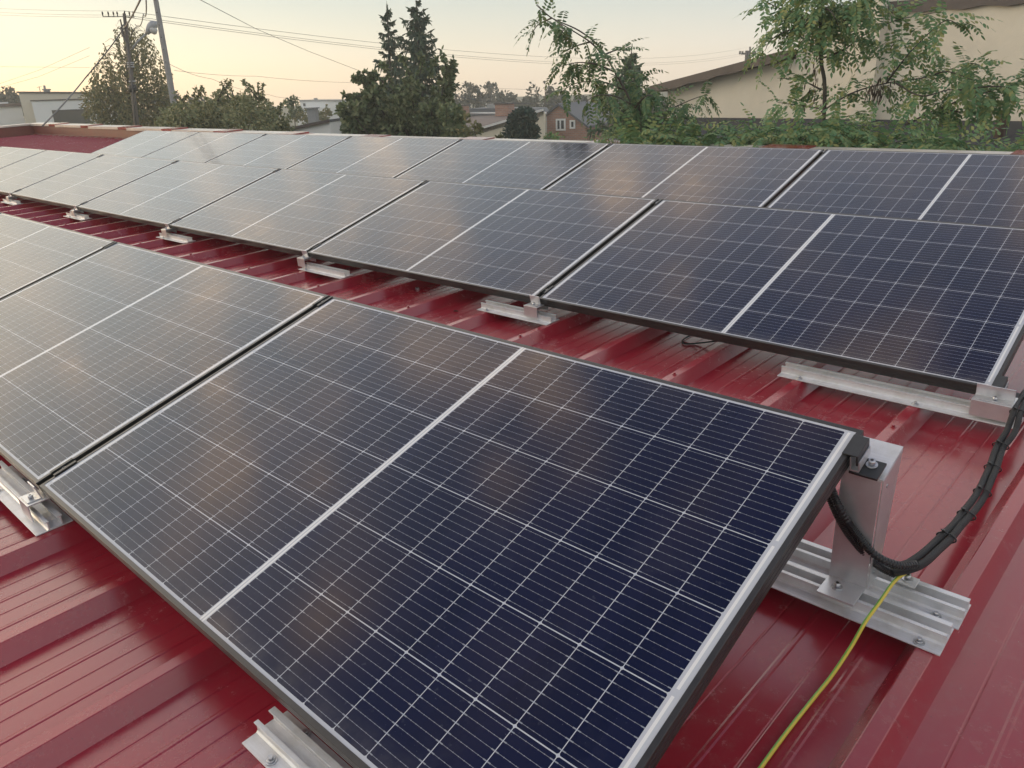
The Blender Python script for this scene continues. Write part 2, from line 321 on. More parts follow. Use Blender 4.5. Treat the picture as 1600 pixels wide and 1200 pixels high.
x = X0 - 0.30; i = 0
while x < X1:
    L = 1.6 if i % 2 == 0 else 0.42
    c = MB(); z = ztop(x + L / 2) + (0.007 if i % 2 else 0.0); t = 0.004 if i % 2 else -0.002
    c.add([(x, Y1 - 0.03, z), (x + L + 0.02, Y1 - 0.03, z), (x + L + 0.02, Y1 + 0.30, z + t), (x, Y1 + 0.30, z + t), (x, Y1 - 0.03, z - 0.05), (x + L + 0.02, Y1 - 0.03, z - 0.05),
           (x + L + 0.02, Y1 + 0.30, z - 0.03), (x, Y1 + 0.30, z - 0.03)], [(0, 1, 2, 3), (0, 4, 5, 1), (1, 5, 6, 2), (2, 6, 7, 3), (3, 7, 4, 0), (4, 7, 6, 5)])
    c.build('cap_flashing', M['cap'] if i % 2 else M['cap_sky_sheen'], bld); x += L; i += 1  # long pieces carry the painted sky sheen, short laps stay red
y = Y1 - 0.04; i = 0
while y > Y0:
    c = MB(); z = ztop(X0) + 0.004 + (0.006 if i % 2 else 0); c.box(X0 - 0.32, X0 + 0.04, y - 1.9, y, z - 0.04, z); c.build('cap_flashing', M['cap'] if i % 2 else M['cap_sky_sheen'], bld); y -= 1.88; i += 1
# red-headed screws on the rib tops
sm_ = MB(); sm_.cyl((0, 0, 0), (0, 0, 1), 0.002, 0.009, 12); sm_.cyl((0, 0, 0.002), (0, 0, 1), 0.006, 0.005, 6)
sc0 = sm_.build('roof_screw', M['roof'], bld); first = True
for yy in (-1.75, 1.80, 3.6, 6.1):
    for k in range(k0 + 1, k1):
        if k % 2 == (0 if yy < 3 else 1) and XR + k * PITCH > -9:
            s = sc0 if first else sc0.copy()
            if not first: COL.objects.link(s)
            first = False; s.location = (XR + k * PITCH + 0.015 + YAW * yy, yy + random.uniform(-0.02, 0.02), ZT - ZP)

# ------------------------------------------------------------------ solar panels
TILT = R(14.64)
ROWS = [(0, 0, 0), (0.048, 2.011, -0.004), (0.1, 4.021, 0)]
STEP = 1.777
def panel_matrix(r, n):
    o = ROWS[r]; return rf(o[0] + n * STEP, o[1], o[2]) @ Matrix.Rotation(TILT, 4, 'X')
def make_panel():
    e = empty('solar_panel', mat=panel_matrix(0, 0))
    prof = [(0.0004, -0.0004), (0, -0.001), (0, -0.0095), (0.0012, -0.010), (0.0012, -0.0112), (0, -0.0117), (0, -0.0215), (0.0012, -0.022), (0.0012, -0.0232), (0, -0.0237), (0, -THK),
            (0.028, -THK), (0.028, -THK + 0.0016), (0.0016, -THK + 0.0016), (0.0016, -0.009), (0.0105, -0.009), (0.0105, -0.0006), (0.0101, 0), (0.001, 0)]
    b = MB(); vs = []
    for d, w in prof: vs += [(d, d, w), (PL - d, d, w), (PL - d, PWD - d, w), (d, PWD - d, w)]
    n = len(prof); b.add(vs, [(4 * i + k, 4 * i + (k + 1) % 4, 4 * ((i + 1) % n) + (k + 1) % 4, 4 * ((i + 1) % n) + k) for i in range(n) for k in range(4)])
    b.build('frame', M['black_frame'], e)
    g = MB(); d = 0.0098
    g.add([(d, d, -0.0012), (PL - d, d, -0.0012), (PL - d, PWD - d, -0.0012), (d, PWD - d, -0.0012)], [(0, 1, 2, 3)], 0)
    g.build('glass', M['cells'], e, recalc=False)
    k = MB(); k.add([(d, d, -0.006), (PL - d, d, -0.006), (PL - d, PWD - d, -0.006), (d, PWD - d, -0.006)], [(3, 2, 1, 0)], 0); k.build('backsheet', M['back'], e, recalc=False)
    return e
ORD = ['first', 'second', 'third', 'fourth', 'fifth', 'sixth', 'seventh', 'eighth']
RN = ['front', 'middle', 'back']
PLAB = {(0, 0): 'large dark blue panel closest to the camera, at the right end of the front row',
        (0, 1): 'grey reflecting front-row panel directly left of the closest panel',
        (0, 2): 'pale front-row panel beyond the grey one, its far right corner in the picture',
        (0, 3): 'front-row panel farthest left, only a sliver of its far corner in the picture',
        (1, 0): 'dark panel at right end of the middle row, above the long aluminium rail',
        (1, 1): 'second panel from the right end of the middle row',
        (1, 2): 'third panel from the right end of the middle row',
        (1, 3): 'fourth panel from the right end of the middle row, pinkish grey',
        (1, 4): 'fifth panel from the right end of the middle row, pale grey reflection',
        (1, 5): 'sixth panel from the right end of the middle row, pale cream reflection',
        (1, 6): 'seventh panel from the right end of the middle row, at the left border',
        (2, 0): 'rightmost panel of the back row, cut by the right border',
        (2, 6): 'leftmost panel of the back row, its free edge towards the bare red roof'}
proto = make_panel(); used = False
for r, N_ in ((0, 4), (1, 7), (2, 7)):
    for n in range(N_):
        p = copy_tree(proto) if used else proto; used = True
        p.matrix_world = panel_matrix(r, -n)
        put(p, PLAB.get((r, n), '%s panel from the right end of the back row' % ORD[n]), 'solar panel', 'solar panels tilted in three rows')

# ------------------------------------------------------------------ clamps, brackets, rails
def hexbolt(mbk, x, y, z, r=0.0065, h=0.008, n=(0, 0, 1), washer=True, m=1, md=2):
    p = Vector((x, y, z)); d = Vector(n)
    if washer: mbk.cyl(p, d, 0.0022, r * 1.75, 20, m=m); p = p + d * 0.0022
    mbk.cyl(p, d, h, r, 18, m=m); mbk.cyl(p + d * h, d, 0.0003, r * 0.52, 6, m=md)
def screw_part(parent, x, y, z):
    s = MB(); s.cyl((x, y, z), (0, 0, 1), 0.0022, 0.0105, 20); s.cyl((x, y, z + 0.0022), (0, 0, 1), 0.0025, 0.0078, 16, r2=0.0065); s.cyl((x, y, z + 0.0047), (0, 0, 1), 0.0055, 0.0048, 6)
    return s.build('screw', M['steel'], parent)
def make_midclamp():
    e = empty('panel_clamp')
    b = MB(); g = 0.011
    b.box(-g - 0.007, -g + 0.004, -0.032, 0.032, 0.0012, 0.0042); b.box(g - 0.004, g + 0.007, -0.032, 0.032, 0.0012, 0.0042)
    b.box(-g + 0.0015, -g + 0.004, -0.032, 0.032, -0.014, 0.0011); b.box(g - 0.004, g - 0.0015, -0.032, 0.032, -0.014, 0.0011); b.box(-g + 0.0016, g - 0.0016, -0.032, 0.032, -0.017, -0.0141)
    b.build('clamp_body', M['black_clamp'], e, bevel=0.0005)
    s = MB(); hexbolt(s, 0, 0, -0.0138, 0.0058, 0.012, m=0, md=1); s.build('bolt', [M['steel'], M['dark']], e)
    t = MB(); t.box(-0.006, 0.006, -0.03, 0.03, -0.05, -0.0172); t.build('clamp_stem', M['black_clamp'], e)
    return e
mc = make_midclamp(); used = False
for r, n in ((0, 1), (0, 2), (1, 1), (1, 2), (1, 3), (1, 4), (1, 5), (2, 1), (2, 2), (2, 3), (2, 4), (2, 5)):
    for v, nm in ((0.075, 'lower'), (1.0, 'upper')):
        if r == 2 and v < 0.5: continue
        c = copy_tree(mc) if used else mc; used = True
        c.matrix_world = panel_matrix(r, -n + 1) @ Matrix.Translation((-0.011, v, 0))
        put(c, 'black clamp, %s end of the gap between %s-row panels %s and %s from the right' % (nm, RN[r], ORD[n - 1], ORD[n]), 'clamp', 'black clamps between neighbouring panels')
def make_endclamp():
    e = empty('end_clamp'); b = MB()
    b.prism([(-0.010, 0.0012), (0.016, 0.0012), (0.016, -0.020), (0.0195, -0.020), (0.0195, 0.0042), (-0.010, 0.0042)], -0.03, 0.03, 1)
    b.build('clamp_body', M['black_clamp'], e, bevel=0.0006)
    f = MB(); f.box(0.004, 0.0065, -0.028, 0.028, -0.038, -0.005); f.box(0.0065, 0.021, -0.028, 0.028, -0.038, -0.034); f.box(0.0200, 0.0225, -0.028, 0.028, -0.034, -0.012); f.build('clamp_profile', M['alu_sheet'], e, bevel=0.0004)
    g = MB(); g.box(0.003, 0.056, -0.03, 0.020, -0.0435, -0.0385); g.build('base_plate', M['black_clamp'], e, bevel=0.0005)
    s = MB(); hexbolt(s, 0.034, 0.004, -0.0383, 0.0062, 0.011, m=0, md=1); s.build('bolt', [M['steel'], M['dark']], e)
    return e
ec = make_endclamp(); ec.matrix_world = panel_matrix(0, 0) @ Matrix.Translation((PL, 0.985, 0))
put(ec, 'black end clamp on the upper right corner of the closest panel, above the tall leg', 'clamp')
e2 = copy_tree(ec); e2.matrix_world = panel_matrix(1, 0) @ Matrix.Translation((PL, 0.035, 0))
put(e2, 'black end clamp with bolt at the lower right corner of the rightmost middle-row panel', 'clamp')

ZRAIL = ZT + 0.001
def rail(xa, xb, yc, label, group=None, screws=()):
    L = xb - xa; e = empty('mounting_rail', mat=rf(xa, yc, ZRAIL), label=label, cat='rail', group=group)
    b = MB(); w = 0.046
    prof = [(-w, 0), (w, 0), (w, 0.0028), (0.022, 0.0028), (0.022, 0.027), (0.0255, 0.027), (0.0255, 0.030), (0.0125, 0.030), (0.0125, 0.027), (0.0185, 0.027), (0.0185, 0.0055), (-0.0105, 0.0055),
            (-0.0105, 0.024), (-0.0085, 0.024), (-0.0085, 0.027), (-0.0175, 0.027), (-0.0175, 0.0245), (-0.014, 0.024), (-0.014, 0.006), (-0.018, 0.0028), (-w, 0.0028)]
    b.prism(prof, 0, L, 0); b.build('rail_profile', M['alu'], e, bevel=0.0004)
    for sx, sy in screws: screw_part(e, sx - xa, sy, 0.0028)
    return e
def ribx(x, y):                                       # centre of the rib nearest x
    k = round((x - XR - 0.015 - YAW * y) / PITCH); return XR + k * PITCH + 0.015 + YAW * y
def two(xa, xb, y):                                   # screws over the ribs, front flange near each end and back flange too
    o = []
    x = ribx(xa, y)
    while x < xb - 0.01:
        if x > xa + 0.01: o += [(x, -0.033), (x, 0.036)]
        x += PITCH
    return o
G1 = 'short aluminium rails under the front edges of the panels'
for xa, xb, yc, lb in ((-0.42, 0.085, -0.014, 'aluminium rail at the lower left corner of the closest panel, at the left border'),
                       (1.12, 1.87, -0.014, 'aluminium rail at the bottom border, under the front edge of the closest panel'),
                       (-0.276, 0.144, 1.99, 'short rail under the first and second middle-row panels, its bracket near the right end'),
                       (-1.75, -1.333, 1.99, 'short rail under the middle row with its bracket at the left end'),
                       (-3.621, -3.18, 1.99, 'third aluminium rail from the left border under the middle row'),
                       (-5.488, -5.06, 1.99, 'second aluminium rail from the left border under the middle row'),
                       (-7.27, -6.84, 1.99, 'farthest small aluminium rail under the middle row, at the left border'),
                       (1.17, 1.885, 2.005, 'long aluminium rail at the right end of the middle row, cables over its end')):
    rail(xa, xb, yc, lb, G1, two(xa, xb, yc))
RA = rail(1.05, 1.975, 0.93, 'nearer of the two side-by-side rails under the foot of the tall leg', 'pair of aluminium rails under the tall leg', [(1.935, -0.033), (ribx(1.6, 0.9), -0.033)])
RB = rail(1.05, 1.982, 1.0245, 'farther of the two rails under the tall leg, with the earth clamp on it', 'pair of aluminium rails under the tall leg', [(1.938, -0.033)])
def bracket(x, yf, w, label, wb=None):
    # base block hooked over the rail, L-shaped plate bolted on it and standing in front of the frame
    wb = wb or w * 1.3; e = empty('panel_bracket', mat=rf(x, yf, ZRAIL), label=label, cat='bracket', group='aluminium brackets holding the front edges of the panels')
    b = MB(); z0, z1 = 0.031, 0.062
    b.box(-wb / 2, wb / 2, -0.045, -0.042, 0.012, z1); b.box(-wb / 2, wb / 2, -0.042, 0.034, z1 - 0.003, z1 + 0.0004); b.box(-wb / 2, wb / 2, 0.031, 0.034, z0, z1 - 0.0031); b.box(-wb / 2, -wb / 2 + 0.003, -0.0419, 0.0309, z0, z1 - 0.0031)
    b.build('base_block', M['alu_sheet'], e, bevel=0.0005)
    p = MB(); p.box(-w / 2, w / 2, -0.040, -0.006, z1 + 0.0007, z1 + 0.0035); p.add([(-w / 2, -0.0059, z1 + 0.0007), (w / 2, -0.0059, z1 + 0.0007), (w / 2, -0.0029, z1 + 0.0007), (-w / 2, -0.0029, z1 + 0.0007),
        (-w / 2, -0.0145, z1 + 0.040), (w / 2, -0.0145, z1 + 0.040), (w / 2, -0.0115, z1 + 0.0405), (-w / 2, -0.0115, z1 + 0.0405)], [(3, 2, 1, 0), (4, 5, 6, 7), (0, 1, 5, 4), (1, 2, 6, 5), (2, 3, 7, 6), (3, 0, 4, 7)])
    p.build('angle_plate', M['alu_sheet'], e, bevel=0.0004)
    s = MB(); hexbolt(s, 0.004, -0.024, z1 + 0.0036, 0.0062, 0.010, m=0, md=1, washer=False); s.build('bolt', [M['steel'], M['dark']], e)
    return e
bracket(-0.011, ROWS[0][1] - 0.001, 0.05, 'bracket with bolt at the lower left corner of the closest panel', 0.075)
bracket(1.80, ROWS[0][1] - 0.001, 0.10, 'bracket at the lower right corner of the closest panel, below the bottom border', 0.105)
for n, lb in ((0, 'bracket between the first two panels from the right of the middle row'), (1, 'bracket at the left end of the rail under the second and third middle-row panels'),
              (2, 'third bracket from the left border under the middle row'), (3, 'second bracket from the left border under the middle row'), (4, 'bracket closest to the left border under the middle row')):
    bracket(0.048 - 0.011 - n * STEP, 2.011, 0.055, lb, 0.075)
bracket(1.81, 2.010, 0.10, 'wide bracket at the right end of the long rail, below the free end clamp', 0.104)
# tall leg under the upper right corner of the closest panel
lg = empty('support_leg', mat=rf(1.739, 0.955, -0.064), label='tall bent aluminium leg under the upper right corner of the closest panel', cat='leg')
b = MB(); H = 0.266; wx = 0.074; tt = 0.003
b.box(0, wx, -0.066, 0.0, 0, tt)                                                                      # foot flange
b.add([(0, 0, tt), (wx, 0, tt), (wx, 0, H - 0.012), (0, 0, H - 0.012), (0, tt, tt), (wx, tt, tt), (wx, tt, H - 0.012), (0, tt, H - 0.012)], [(0, 1, 2, 3), (7, 6, 5, 4), (0, 4, 5, 1), (1, 5, 6, 2), (2, 6, 7, 3), (3, 7, 4, 0)])
b.build('front_plate', M['alu_sheet'], lg, bevel=0.0005)
b = MB(); x0, x1 = wx + 0.0006, wx + 0.0036
b.prism([(0.004, 0.0), (0.062, 0.0), (0.104, H + 0.014), (0.004, H - 0.012)], x0, x1, 0)
b.build('side_plate', M['alu_sheet'], lg, bevel=0.0005)
b = MB(); b.add([(-0.01, 0.0, H - 0.0115), (wx + 0.003, 0.0, H - 0.0115), (wx + 0.003, 0.106, H + 0.0157), (-0.01, 0.106, H + 0.0157), (-0.01, 0, H - 0.0085), (wx + 0.003, 0, H - 0.0085), (wx + 0.003, 0.106, H + 0.0187), (-0.01, 0.106, H + 0.0187)],
    [(3, 2, 1, 0), (4, 5, 6, 7), (0, 1, 5, 4), (1, 2, 6, 5), (2, 3, 7, 6), (3, 0, 4, 7)]); b.build('top_plate', M['alu'], lg, bevel=0.0005)
s = MB(); hexbolt(s, 0.028, -0.030, tt, 0.0065, 0.010, m=0, md=1); s.build('bolt', [M['steel'], M['dark']], lg)
for zz, yy in ((H - 0.035, 0.03), (0.03, 0.03)):
    s = MB(); s.cyl((x1, yy, zz), (1, 0, 0), 0.0015, 0.004, 12); s.build('rivet', M['steel'], lg)
# earth clamp
gc = empty('earth_clamp', mat=rf(1.855, 1.036, ZRAIL + 0.031), label='small aluminium earth clamp with bolt on the far rail right of the tall leg', cat='clamp')
b = MB(); b.box(-0.012, 0.034, -0.022, 0.012, 0, 0.004); b.box(-0.012, -0.006, -0.022, 0.012, 0.0041, 0.022); b.build('clamp_body', M['alu'], gc, bevel=0.0006)
s = MB(); hexbolt(s, 0.014, -0.004, 0.0041, 0.0062, 0.010, m=0, md=1); s.build('bolt', [M['steel'], M['dark']], gc)
# ------------------------------------------------------------------ cables on the roof
def rp(px, py, z): return onroof(px, py, z)
def tubeobj(name, pts, r, m, n=10, **k): return MB().tube(smooth_path(pts, 8), r, n).build(name, m, mat=RM, **k)
# yellow and green earth wire
pts = smooth_path([rp(1452, 872, -0.075), rp(1420, 892, -0.045), rp(1398, 908, -0.036), rp(1375, 940, -0.038), rp(1352, 972, -0.05), rp(1330, 1010, -0.085), rp(1300, 1055, -0.117), rp(1272, 1090, -0.124), rp(1230, 1143, -0.124), rp(1186, 1203, -0.124), rp(1140, 1270, -0.125)], 10)
MB().tube(pts, 0.0037, 14, mf=lambda k: 1 if k in (0, 1, 7, 8) else 0).build('earth_wire', [M['yellow'], M['green']], mat=RM, label='yellow and green earth wire running from the earth clamp down the red roof', cat='wire')
# two corrugated conduits
def corrugated(pl, r, label):
    P = smooth_path(pl, 60); o = [P[0]]; acc = 0; Q = []
    for a, c in zip(P, P[1:]):
        acc += (c - a).length
        if acc > 0.0010: Q.append(c); acc = 0
    rs = [r if (i // 1) % 4 in (0, 1) else r * 0.86 for i in range(len(Q))]
    MB().tube(Q, rs, 12, sm=False).build('corrugated_conduit', M['conduit'], mat=RM, label=label, cat='conduit', group='two black corrugated conduits by the tall leg')
corrugated([rp(1286, 742, 0.16), rp(1302, 790, 0.115), rp(1325, 832, 0.06), rp(1355, 868, 0.01), rp(1376, 886, -0.02), rp(1398, 897, -0.034)], 0.0086, 'nearer black corrugated conduit hanging from the panel edge to the earth clamp')
corrugated([rp(1290, 740, 0.172), rp(1310, 790, 0.125), rp(1332, 826, 0.075), rp(1366, 866, 0.03), rp(1402, 883, 0.005), rp(1432, 882, -0.005)], 0.0086, 'farther black corrugated conduit that turns into the cable bundle beside the tall leg')
# two jacketed cables with ties
ctr = [rp(1390, 893, -0.03), rp(1432, 880, -0.02), rp(1466, 852, -0.035), rp(1497, 820, -0.06), rp(1528, 782, -0.085), rp(1548, 740, -0.09), rp(1562, 700, -0.085), rp(1580, 672, -0.065), rp(1590, 645, -0.042), rp(1603, 618, -0.055), rp(1630, 590, -0.1), rp(1680, 550, -0.11)]
cp = smooth_path(ctr, 10)
for sgn, lb in ((-1, 'left cable of the black bundle tied together on the right of the roof'), (1, 'right cable of the black bundle tied together on the right of the roof')):
    P = []; kx = [random.uniform(-0.0022, 0.0022) for _ in range(len(cp) // 6 + 3)]; kz = [random.uniform(-0.002, 0.003) for _ in range(len(cp) // 6 + 3)]
    for i, c in enumerate(cp):
        t = (cp[min(i + 1, len(cp) - 1)] - cp[max(i - 1, 0)]).normalized(); sd_ = t.cross(Vector((0, 0, 1))).normalized()
        f_ = (i % 6) / 6; j_ = i // 6; P.append(c + sd_ * (sgn * 0.0088 + kx[j_] * (1 - f_) + kx[j_ + 1] * f_) + Vector((0, 0, kz[j_] * (1 - f_) + kz[j_ + 1] * f_)))
    MB().tube(P, 0.0080, 12).build('black_cable', M['rubber'], mat=RM, label=lb, cat='cable', group='black cables tied in a bundle')
for j, i in enumerate((24, 34, 43, 52, 61, 80)):
    c = cp[i]; t = (cp[i + 1] - cp[i - 1]).normalized(); sd_ = t.cross(Vector((0, 0, 1))).normalized(); up_ = sd_.cross(t)
    loop = [c + sd_ * 0.0195 * math.cos(a) + up_ * 0.0105 * math.sin(a) for a in [2 * math.pi * q / 20 for q in range(21)]]
    b = MB(); b.tube(loop, 0.0017, 6, caps=False); h = c + up_ * 0.013 - sd_ * 0.008
    b.box(-0.003, 0.003, -0.003, 0.003, -0.002, 0.003, T=Matrix.Translation(h)); b.tube([h, h - sd_ * 0.006 + up_ * 0.003 - t * 0.003], 0.0011, 5)
    b.build('cable_tie', M['black_clamp'], mat=RM, label='black cable tie round the cable bundle, %s from the tall leg' % ORD[j], cat='cable tie', group='black cable ties on the bundle')
tubeobj('loose_cable', [rp(1125, 532, -0.10), rp(1092, 536, -0.126), rp(1071, 537, -0.128), rp(1066, 533, -0.128), rp(1073, 527, -0.122), rp(1095, 517, -0.09)], 0.003, M['rubber'], label='thin loose cable loop hanging out under the rightmost middle-row panel', cat='cable')
# small leftovers on the sheet
p_ = rp(652, 452, ZP); q_ = empty('loose_nut', mat=rf(p_.x, p_.y, ZP + 0.001), label='small steel nut lying on the red roof between the front and middle rows', cat='nut')
b = MB(); b.tube([(0, 0, 0), (0, 0, 0.009)], 0.0105, 6, sm=False); b.build('nut_body', M['steel'], q_); b = MB(); b.cyl((0, 0, 0.0088), (0, 0, 1), 0.0004, 0.0058, 12); b.build('thread_hole', M['dark'], q_)
M['deadleaf'] = mat('dry_brown_leaf', (0.055, 0.030, 0.018), 0.8)
for px_, py_, an_, lb_ in ((712, 487, 0.4, 'dry curled leaf on the roof left of the short rail with the bracket'), (12, 889, 1.2, 'small dark dry leaf on the roof at the left border')):
    p_ = rp(px_, py_, ZP); b = MB(); c_, s_ = math.cos(an_), math.sin(an_); vs = []
    for u_, v_, w_ in ((-0.014, 0, 0.002), (-0.006, 0.006, 0.006), (0.007, 0.005, 0.005), (0.015, 0, 0.003), (0.007, -0.006, 0.007), (-0.006, -0.006, 0.005), (0, 0, 0.0015)): vs.append((u_ * c_ - v_ * s_, u_ * s_ + v_ * c_, w_))
    b.add(vs, [(0, 5, 6), (5, 4, 6), (4, 3, 6), (3, 2, 6), (2, 1, 6), (1, 0, 6)]); b.build('dry_leaf', M['deadleaf'], mat=rf(p_.x, p_.y, ZP), label=lb_, cat='leaf')

# ================================================================== beyond the roof
def ground_mat():
    m = bpy.data.materials.new('grass_ground'); m.use_nodes = True; t = m.node_tree; b = t.nodes['Principled BSDF']; N = NM(t); c = t.nodes.new('ShaderNodeTexCoord')
    t.links.new(N.mixc(N.noise(c.outputs['Object'], 0.15, 6), (0.05, 0.065, 0.022), (0.12, 0.10, 0.05)), b.inputs['Base Color']); b.inputs['Roughness'].default_value = 0.95; return m
g = MB(); g.add([(-1500, -1500, 0), (1500, -1500, 0), (1500, 1500, 0), (-1500, 1500, 0)], [(0, 1, 2, 3)]); g.build('ground', ground_mat(), kind='structure')
M['plaster'] = mat('beige_plaster', (0.62, 0.57, 0.465), 0.9, vary=(0.7, 0.1), bump=(25, 0.35))
M['cream'] = mat('cream_plaster', (0.60, 0.55, 0.44), 0.85, vary=(0.4, 0.07)); M['white'] = mat('white_plaster', (0.70, 0.71, 0.69), 0.8, vary=(0.5, 0.06))
M['bitumen'] = mat('black_roofing_felt', (0.022, 0.024, 0.030), 0.8, vary=(1.5, 0.3)); M['browncap'] = mat('brown_metal_edge', (0.075, 0.058, 0.050), 0.5, vary=(3, 0.25))
M['brownroof'] = mat('brown_roof_sheet', (0.105, 0.072, 0.062), 0.7, vary=(2, 0.2)); M['greyroof'] = mat('dark_grey_roof', (0.065, 0.075, 0.09), 0.6, vary=(2, 0.2))
M['glassdark'] = mat('dark_window_glass', (0.03, 0.035, 0.04), 0.1); M['concrete'] = mat('grey_concrete', (0.30, 0.30, 0.29), 0.85, vary=(6, 0.15))
M['wood'] = mat('weathered_pole_wood', (0.10, 0.088, 0.075), 0.85, vary=(8, 0.25)); M['wire'] = mat('black_wire', (0.10, 0.10, 0.10), 0.6); M['lampgrey'] = mat('grey_lamp_housing', (0.36, 0.37, 0.38), 0.45)
M['lampglass'] = mat('clear_lamp_bowl', (0.55, 0.55, 0.53), 0.15); M['gate'] = mat('dark_olive_gate', (0.045, 0.045, 0.036), 0.7, vary=(3, 0.2)); M['vent'] = mat('rusty_brown_pipe', (0.12, 0.075, 0.055), 0.8, vary=(12, 0.3))
M['fascia'] = mat('pale_roof_edge', (0.62, 0.62, 0.6), 0.6)
def brick_mat():
    m = bpy.data.materials.new('red_brick'); m.use_nodes = True; t = m.node_tree; b = t.nodes['Principled BSDF']; c = t.nodes.new('ShaderNodeTexCoord'); N = NM(t)
    sp = t.nodes.new('ShaderNodeSeparateXYZ'); t.links.new(c.outputs['Object'], sp.inputs[0]); cb = t.nodes.new('ShaderNodeCombineXYZ')
    t.links.new(N.op('ADD', sp.outputs[0], sp.outputs[1]), cb.inputs[0]); t.links.new(sp.outputs[2], cb.inputs[1])
    k = t.nodes.new('ShaderNodeTexBrick'); k.inputs['Scale'].default_value = 1; k.inputs['Brick Width'].default_value = 0.30; k.inputs['Row Height'].default_value = 0.095; k.inputs['Mortar Size'].default_value = 0.014
    k.inputs['Color1'].default_value = (0.42, 0.20, 0.13, 1); k.inputs['Color2'].default_value = (0.31, 0.155, 0.11, 1); k.inputs['Mortar'].default_value = (0.33, 0.28, 0.24, 1); t.links.new(cb.outputs[0], k.inputs['Vector'])
    t.links.new(N.mixc(N.rng(N.noise(c.outputs['Object'], 3, 4), 0.3, 0.7, 0, 0.35), k.outputs['Color'], (0.14, 0.08, 0.06)), b.inputs['Base Color']); b.inputs['Roughness'].default_value = 0.9; return m
M['brick'] = brick_mat()
UPV = Vector((0, 0, 1))
def parented(mb_, name, m, par, **k):
    inv = Matrix.Translation(-par.location); mb_.v = [tuple(inv @ Vector(v)) for v in mb_.v]; return mb_.build(name, m, par, **k)
class Wall:                                            # a vertical plane through two points over the ground, in which outlines seen from here are laid
    def __init__(s, a, b):
        s.o = Vector((a.x, a.y, 0)); s.d = Vector((b.x - a.x, b.y - a.y, 0)).normalized(); s.n = Vector((s.d.y, -s.d.x, 0))
        if s.n.dot(Vector((CAM.x, CAM.y, 0)) - s.o) < 0: s.n = -s.n          # towards the viewer
    def hit(s, px, py):
        r = ray(px, py); t = (s.o - CAM).dot(s.n) / r.dot(s.n); p = CAM + r * t; return ((p - s.o).dot(s.d), p.z)
    def P(s, q, off=0): return s.o + s.d * q[0] + UPV * q[1] + s.n * off
    def slab(s, m, qs, off0, off1, mi=0):              # outline in wall coordinates, from off0 (back) to off1 (front)
        n = len(qs); vs = [s.P(q, off0) for q in qs] + [s.P(q, off1) for q in qs]
        return m.add(vs, [tuple(range(n)), tuple(range(2 * n - 1, n - 1, -1))] + [(i, n + i, n + (i + 1) % n, (i + 1) % n) for i in range(n)], mi)
def win(w, parent, x0, x1, z0, z1, off, fr=0.07):
    f = MB()
    for q in ([(x0, z0), (x1, z0), (x1, z0 + fr), (x0, z0 + fr)], [(x0, z1 - fr), (x1, z1 - fr), (x1, z1), (x0, z1)], [(x0, z0 + fr), (x0 + fr, z0 + fr), (x0 + fr, z1 - fr), (x0, z1 - fr)], [(x1 - fr, z0 + fr), (x1, z0 + fr), (x1, z1 - fr), (x1 - fr, z1 - fr)]): w.slab(f, q, off, off + 0.06)
    o = parented(f, 'window', M['white'], parent)
    p = MB(); q0_ = Matrix.Translation(-parent.location); w.slab(p, [(x0 + fr, z0 + fr), (x1 - fr, z0 + fr), (x1 - fr, z1 - fr), (x0 + fr, z1 - fr)], off, off + 0.03); p.v = [tuple(q0_ @ Vector(v)) for v in p.v]; p.build('pane', M['glassdark'], o); return o

# ---- beige building on the right
w = Wall(at(1045, 150, 21), at(1650, 150, 16.5)); h = w.hit
bb = empty('beige_building', loc=w.P((3, 0)), label='big beige plastered building with sloping brown-edged roofs behind the trees on the right', cat='building')
def bpart(mb_, name, m, par=None): return mb_.build(name, m, par or bb, mat=None) if par else parented(mb_, name, m, bb)
def base(q): return (q[0], 0.0)
a0 = h(1043, 150); aR = h(1240, 150)
m = MB(); L1 = h(1043, 138); L2 = h(1240, 92); w.slab(m, [(a0[0], 0), (aR[0], 0), (aR[0], L2[1]), (a0[0], L1[1])], -7, 0); parented(m, 'wall', M['plaster'], bb)
T1, T2 = h(1241, 30), h(1760, -26)
m = MB(); w.slab(m, [(aR[0] + 0.002, 0), (T2[0], 0), (T2[0], T2[1]), (aR[0] + 0.002, T1[1])], -9, 0.02); parented(m, 'wall', M['plaster'], bb)
# pilaster / chimney stack
c0, c1 = h(1349, 100)[0], h(1381, 100)[0]; m = MB(); w.slab(m, [(c0 - 0.08, 0), (c1 - 0.03, 0), (c1, h(1370, -30)[1]), (c0 + 0.06, h(1370, -30)[1])], -0.9, 0.28); parented(m, 'chimney', M['plaster'], bb)
# low roof with eave sticking out to the left, folded metal edge
e0 = h(1029, 139); e1 = h(1240, 84); th = 0.16
m = MB(); w.slab(m, [(e0[0], e0[1] - 0.07), (e1[0], e1[1] - 0.05), (e1[0], e1[1] + th * 0.4), (e0[0], e0[1] + th * 0.5)], -7.4, 0.30); parented(m, 'roof', M['brownroof'], bb)
m = MB(); pts_ = []; K = 9
for i in range(K + 1):
    t = i / K; x = e0[0] + (e1[0] - e0[0]) * t; z = e0[1] + (e1[1] - e0[1]) * t; pts_.append((x, z, (0.12 if i % 2 else 0.16)))
low = [(x, z - q * 0.8) for x, z, q in pts_]; top = [(x, z + 0.07) for x, z, q in pts_][::-1]; w.slab(m, low + top, 0.301, 0.335); parented(m, 'roof_edge', M['browncap'], bb)
m = MB(); pts_ = []; s0 = h(1383, 11); s1 = h(1700, -15)
for i in range(K + 1):
    t = i / K; x = s0[0] + (s1[0] - s0[0]) * t; z = s0[1] + (s1[1] - s0[1]) * t; pts_.append((x, z, (0.10 if i % 2 else 0.15)))
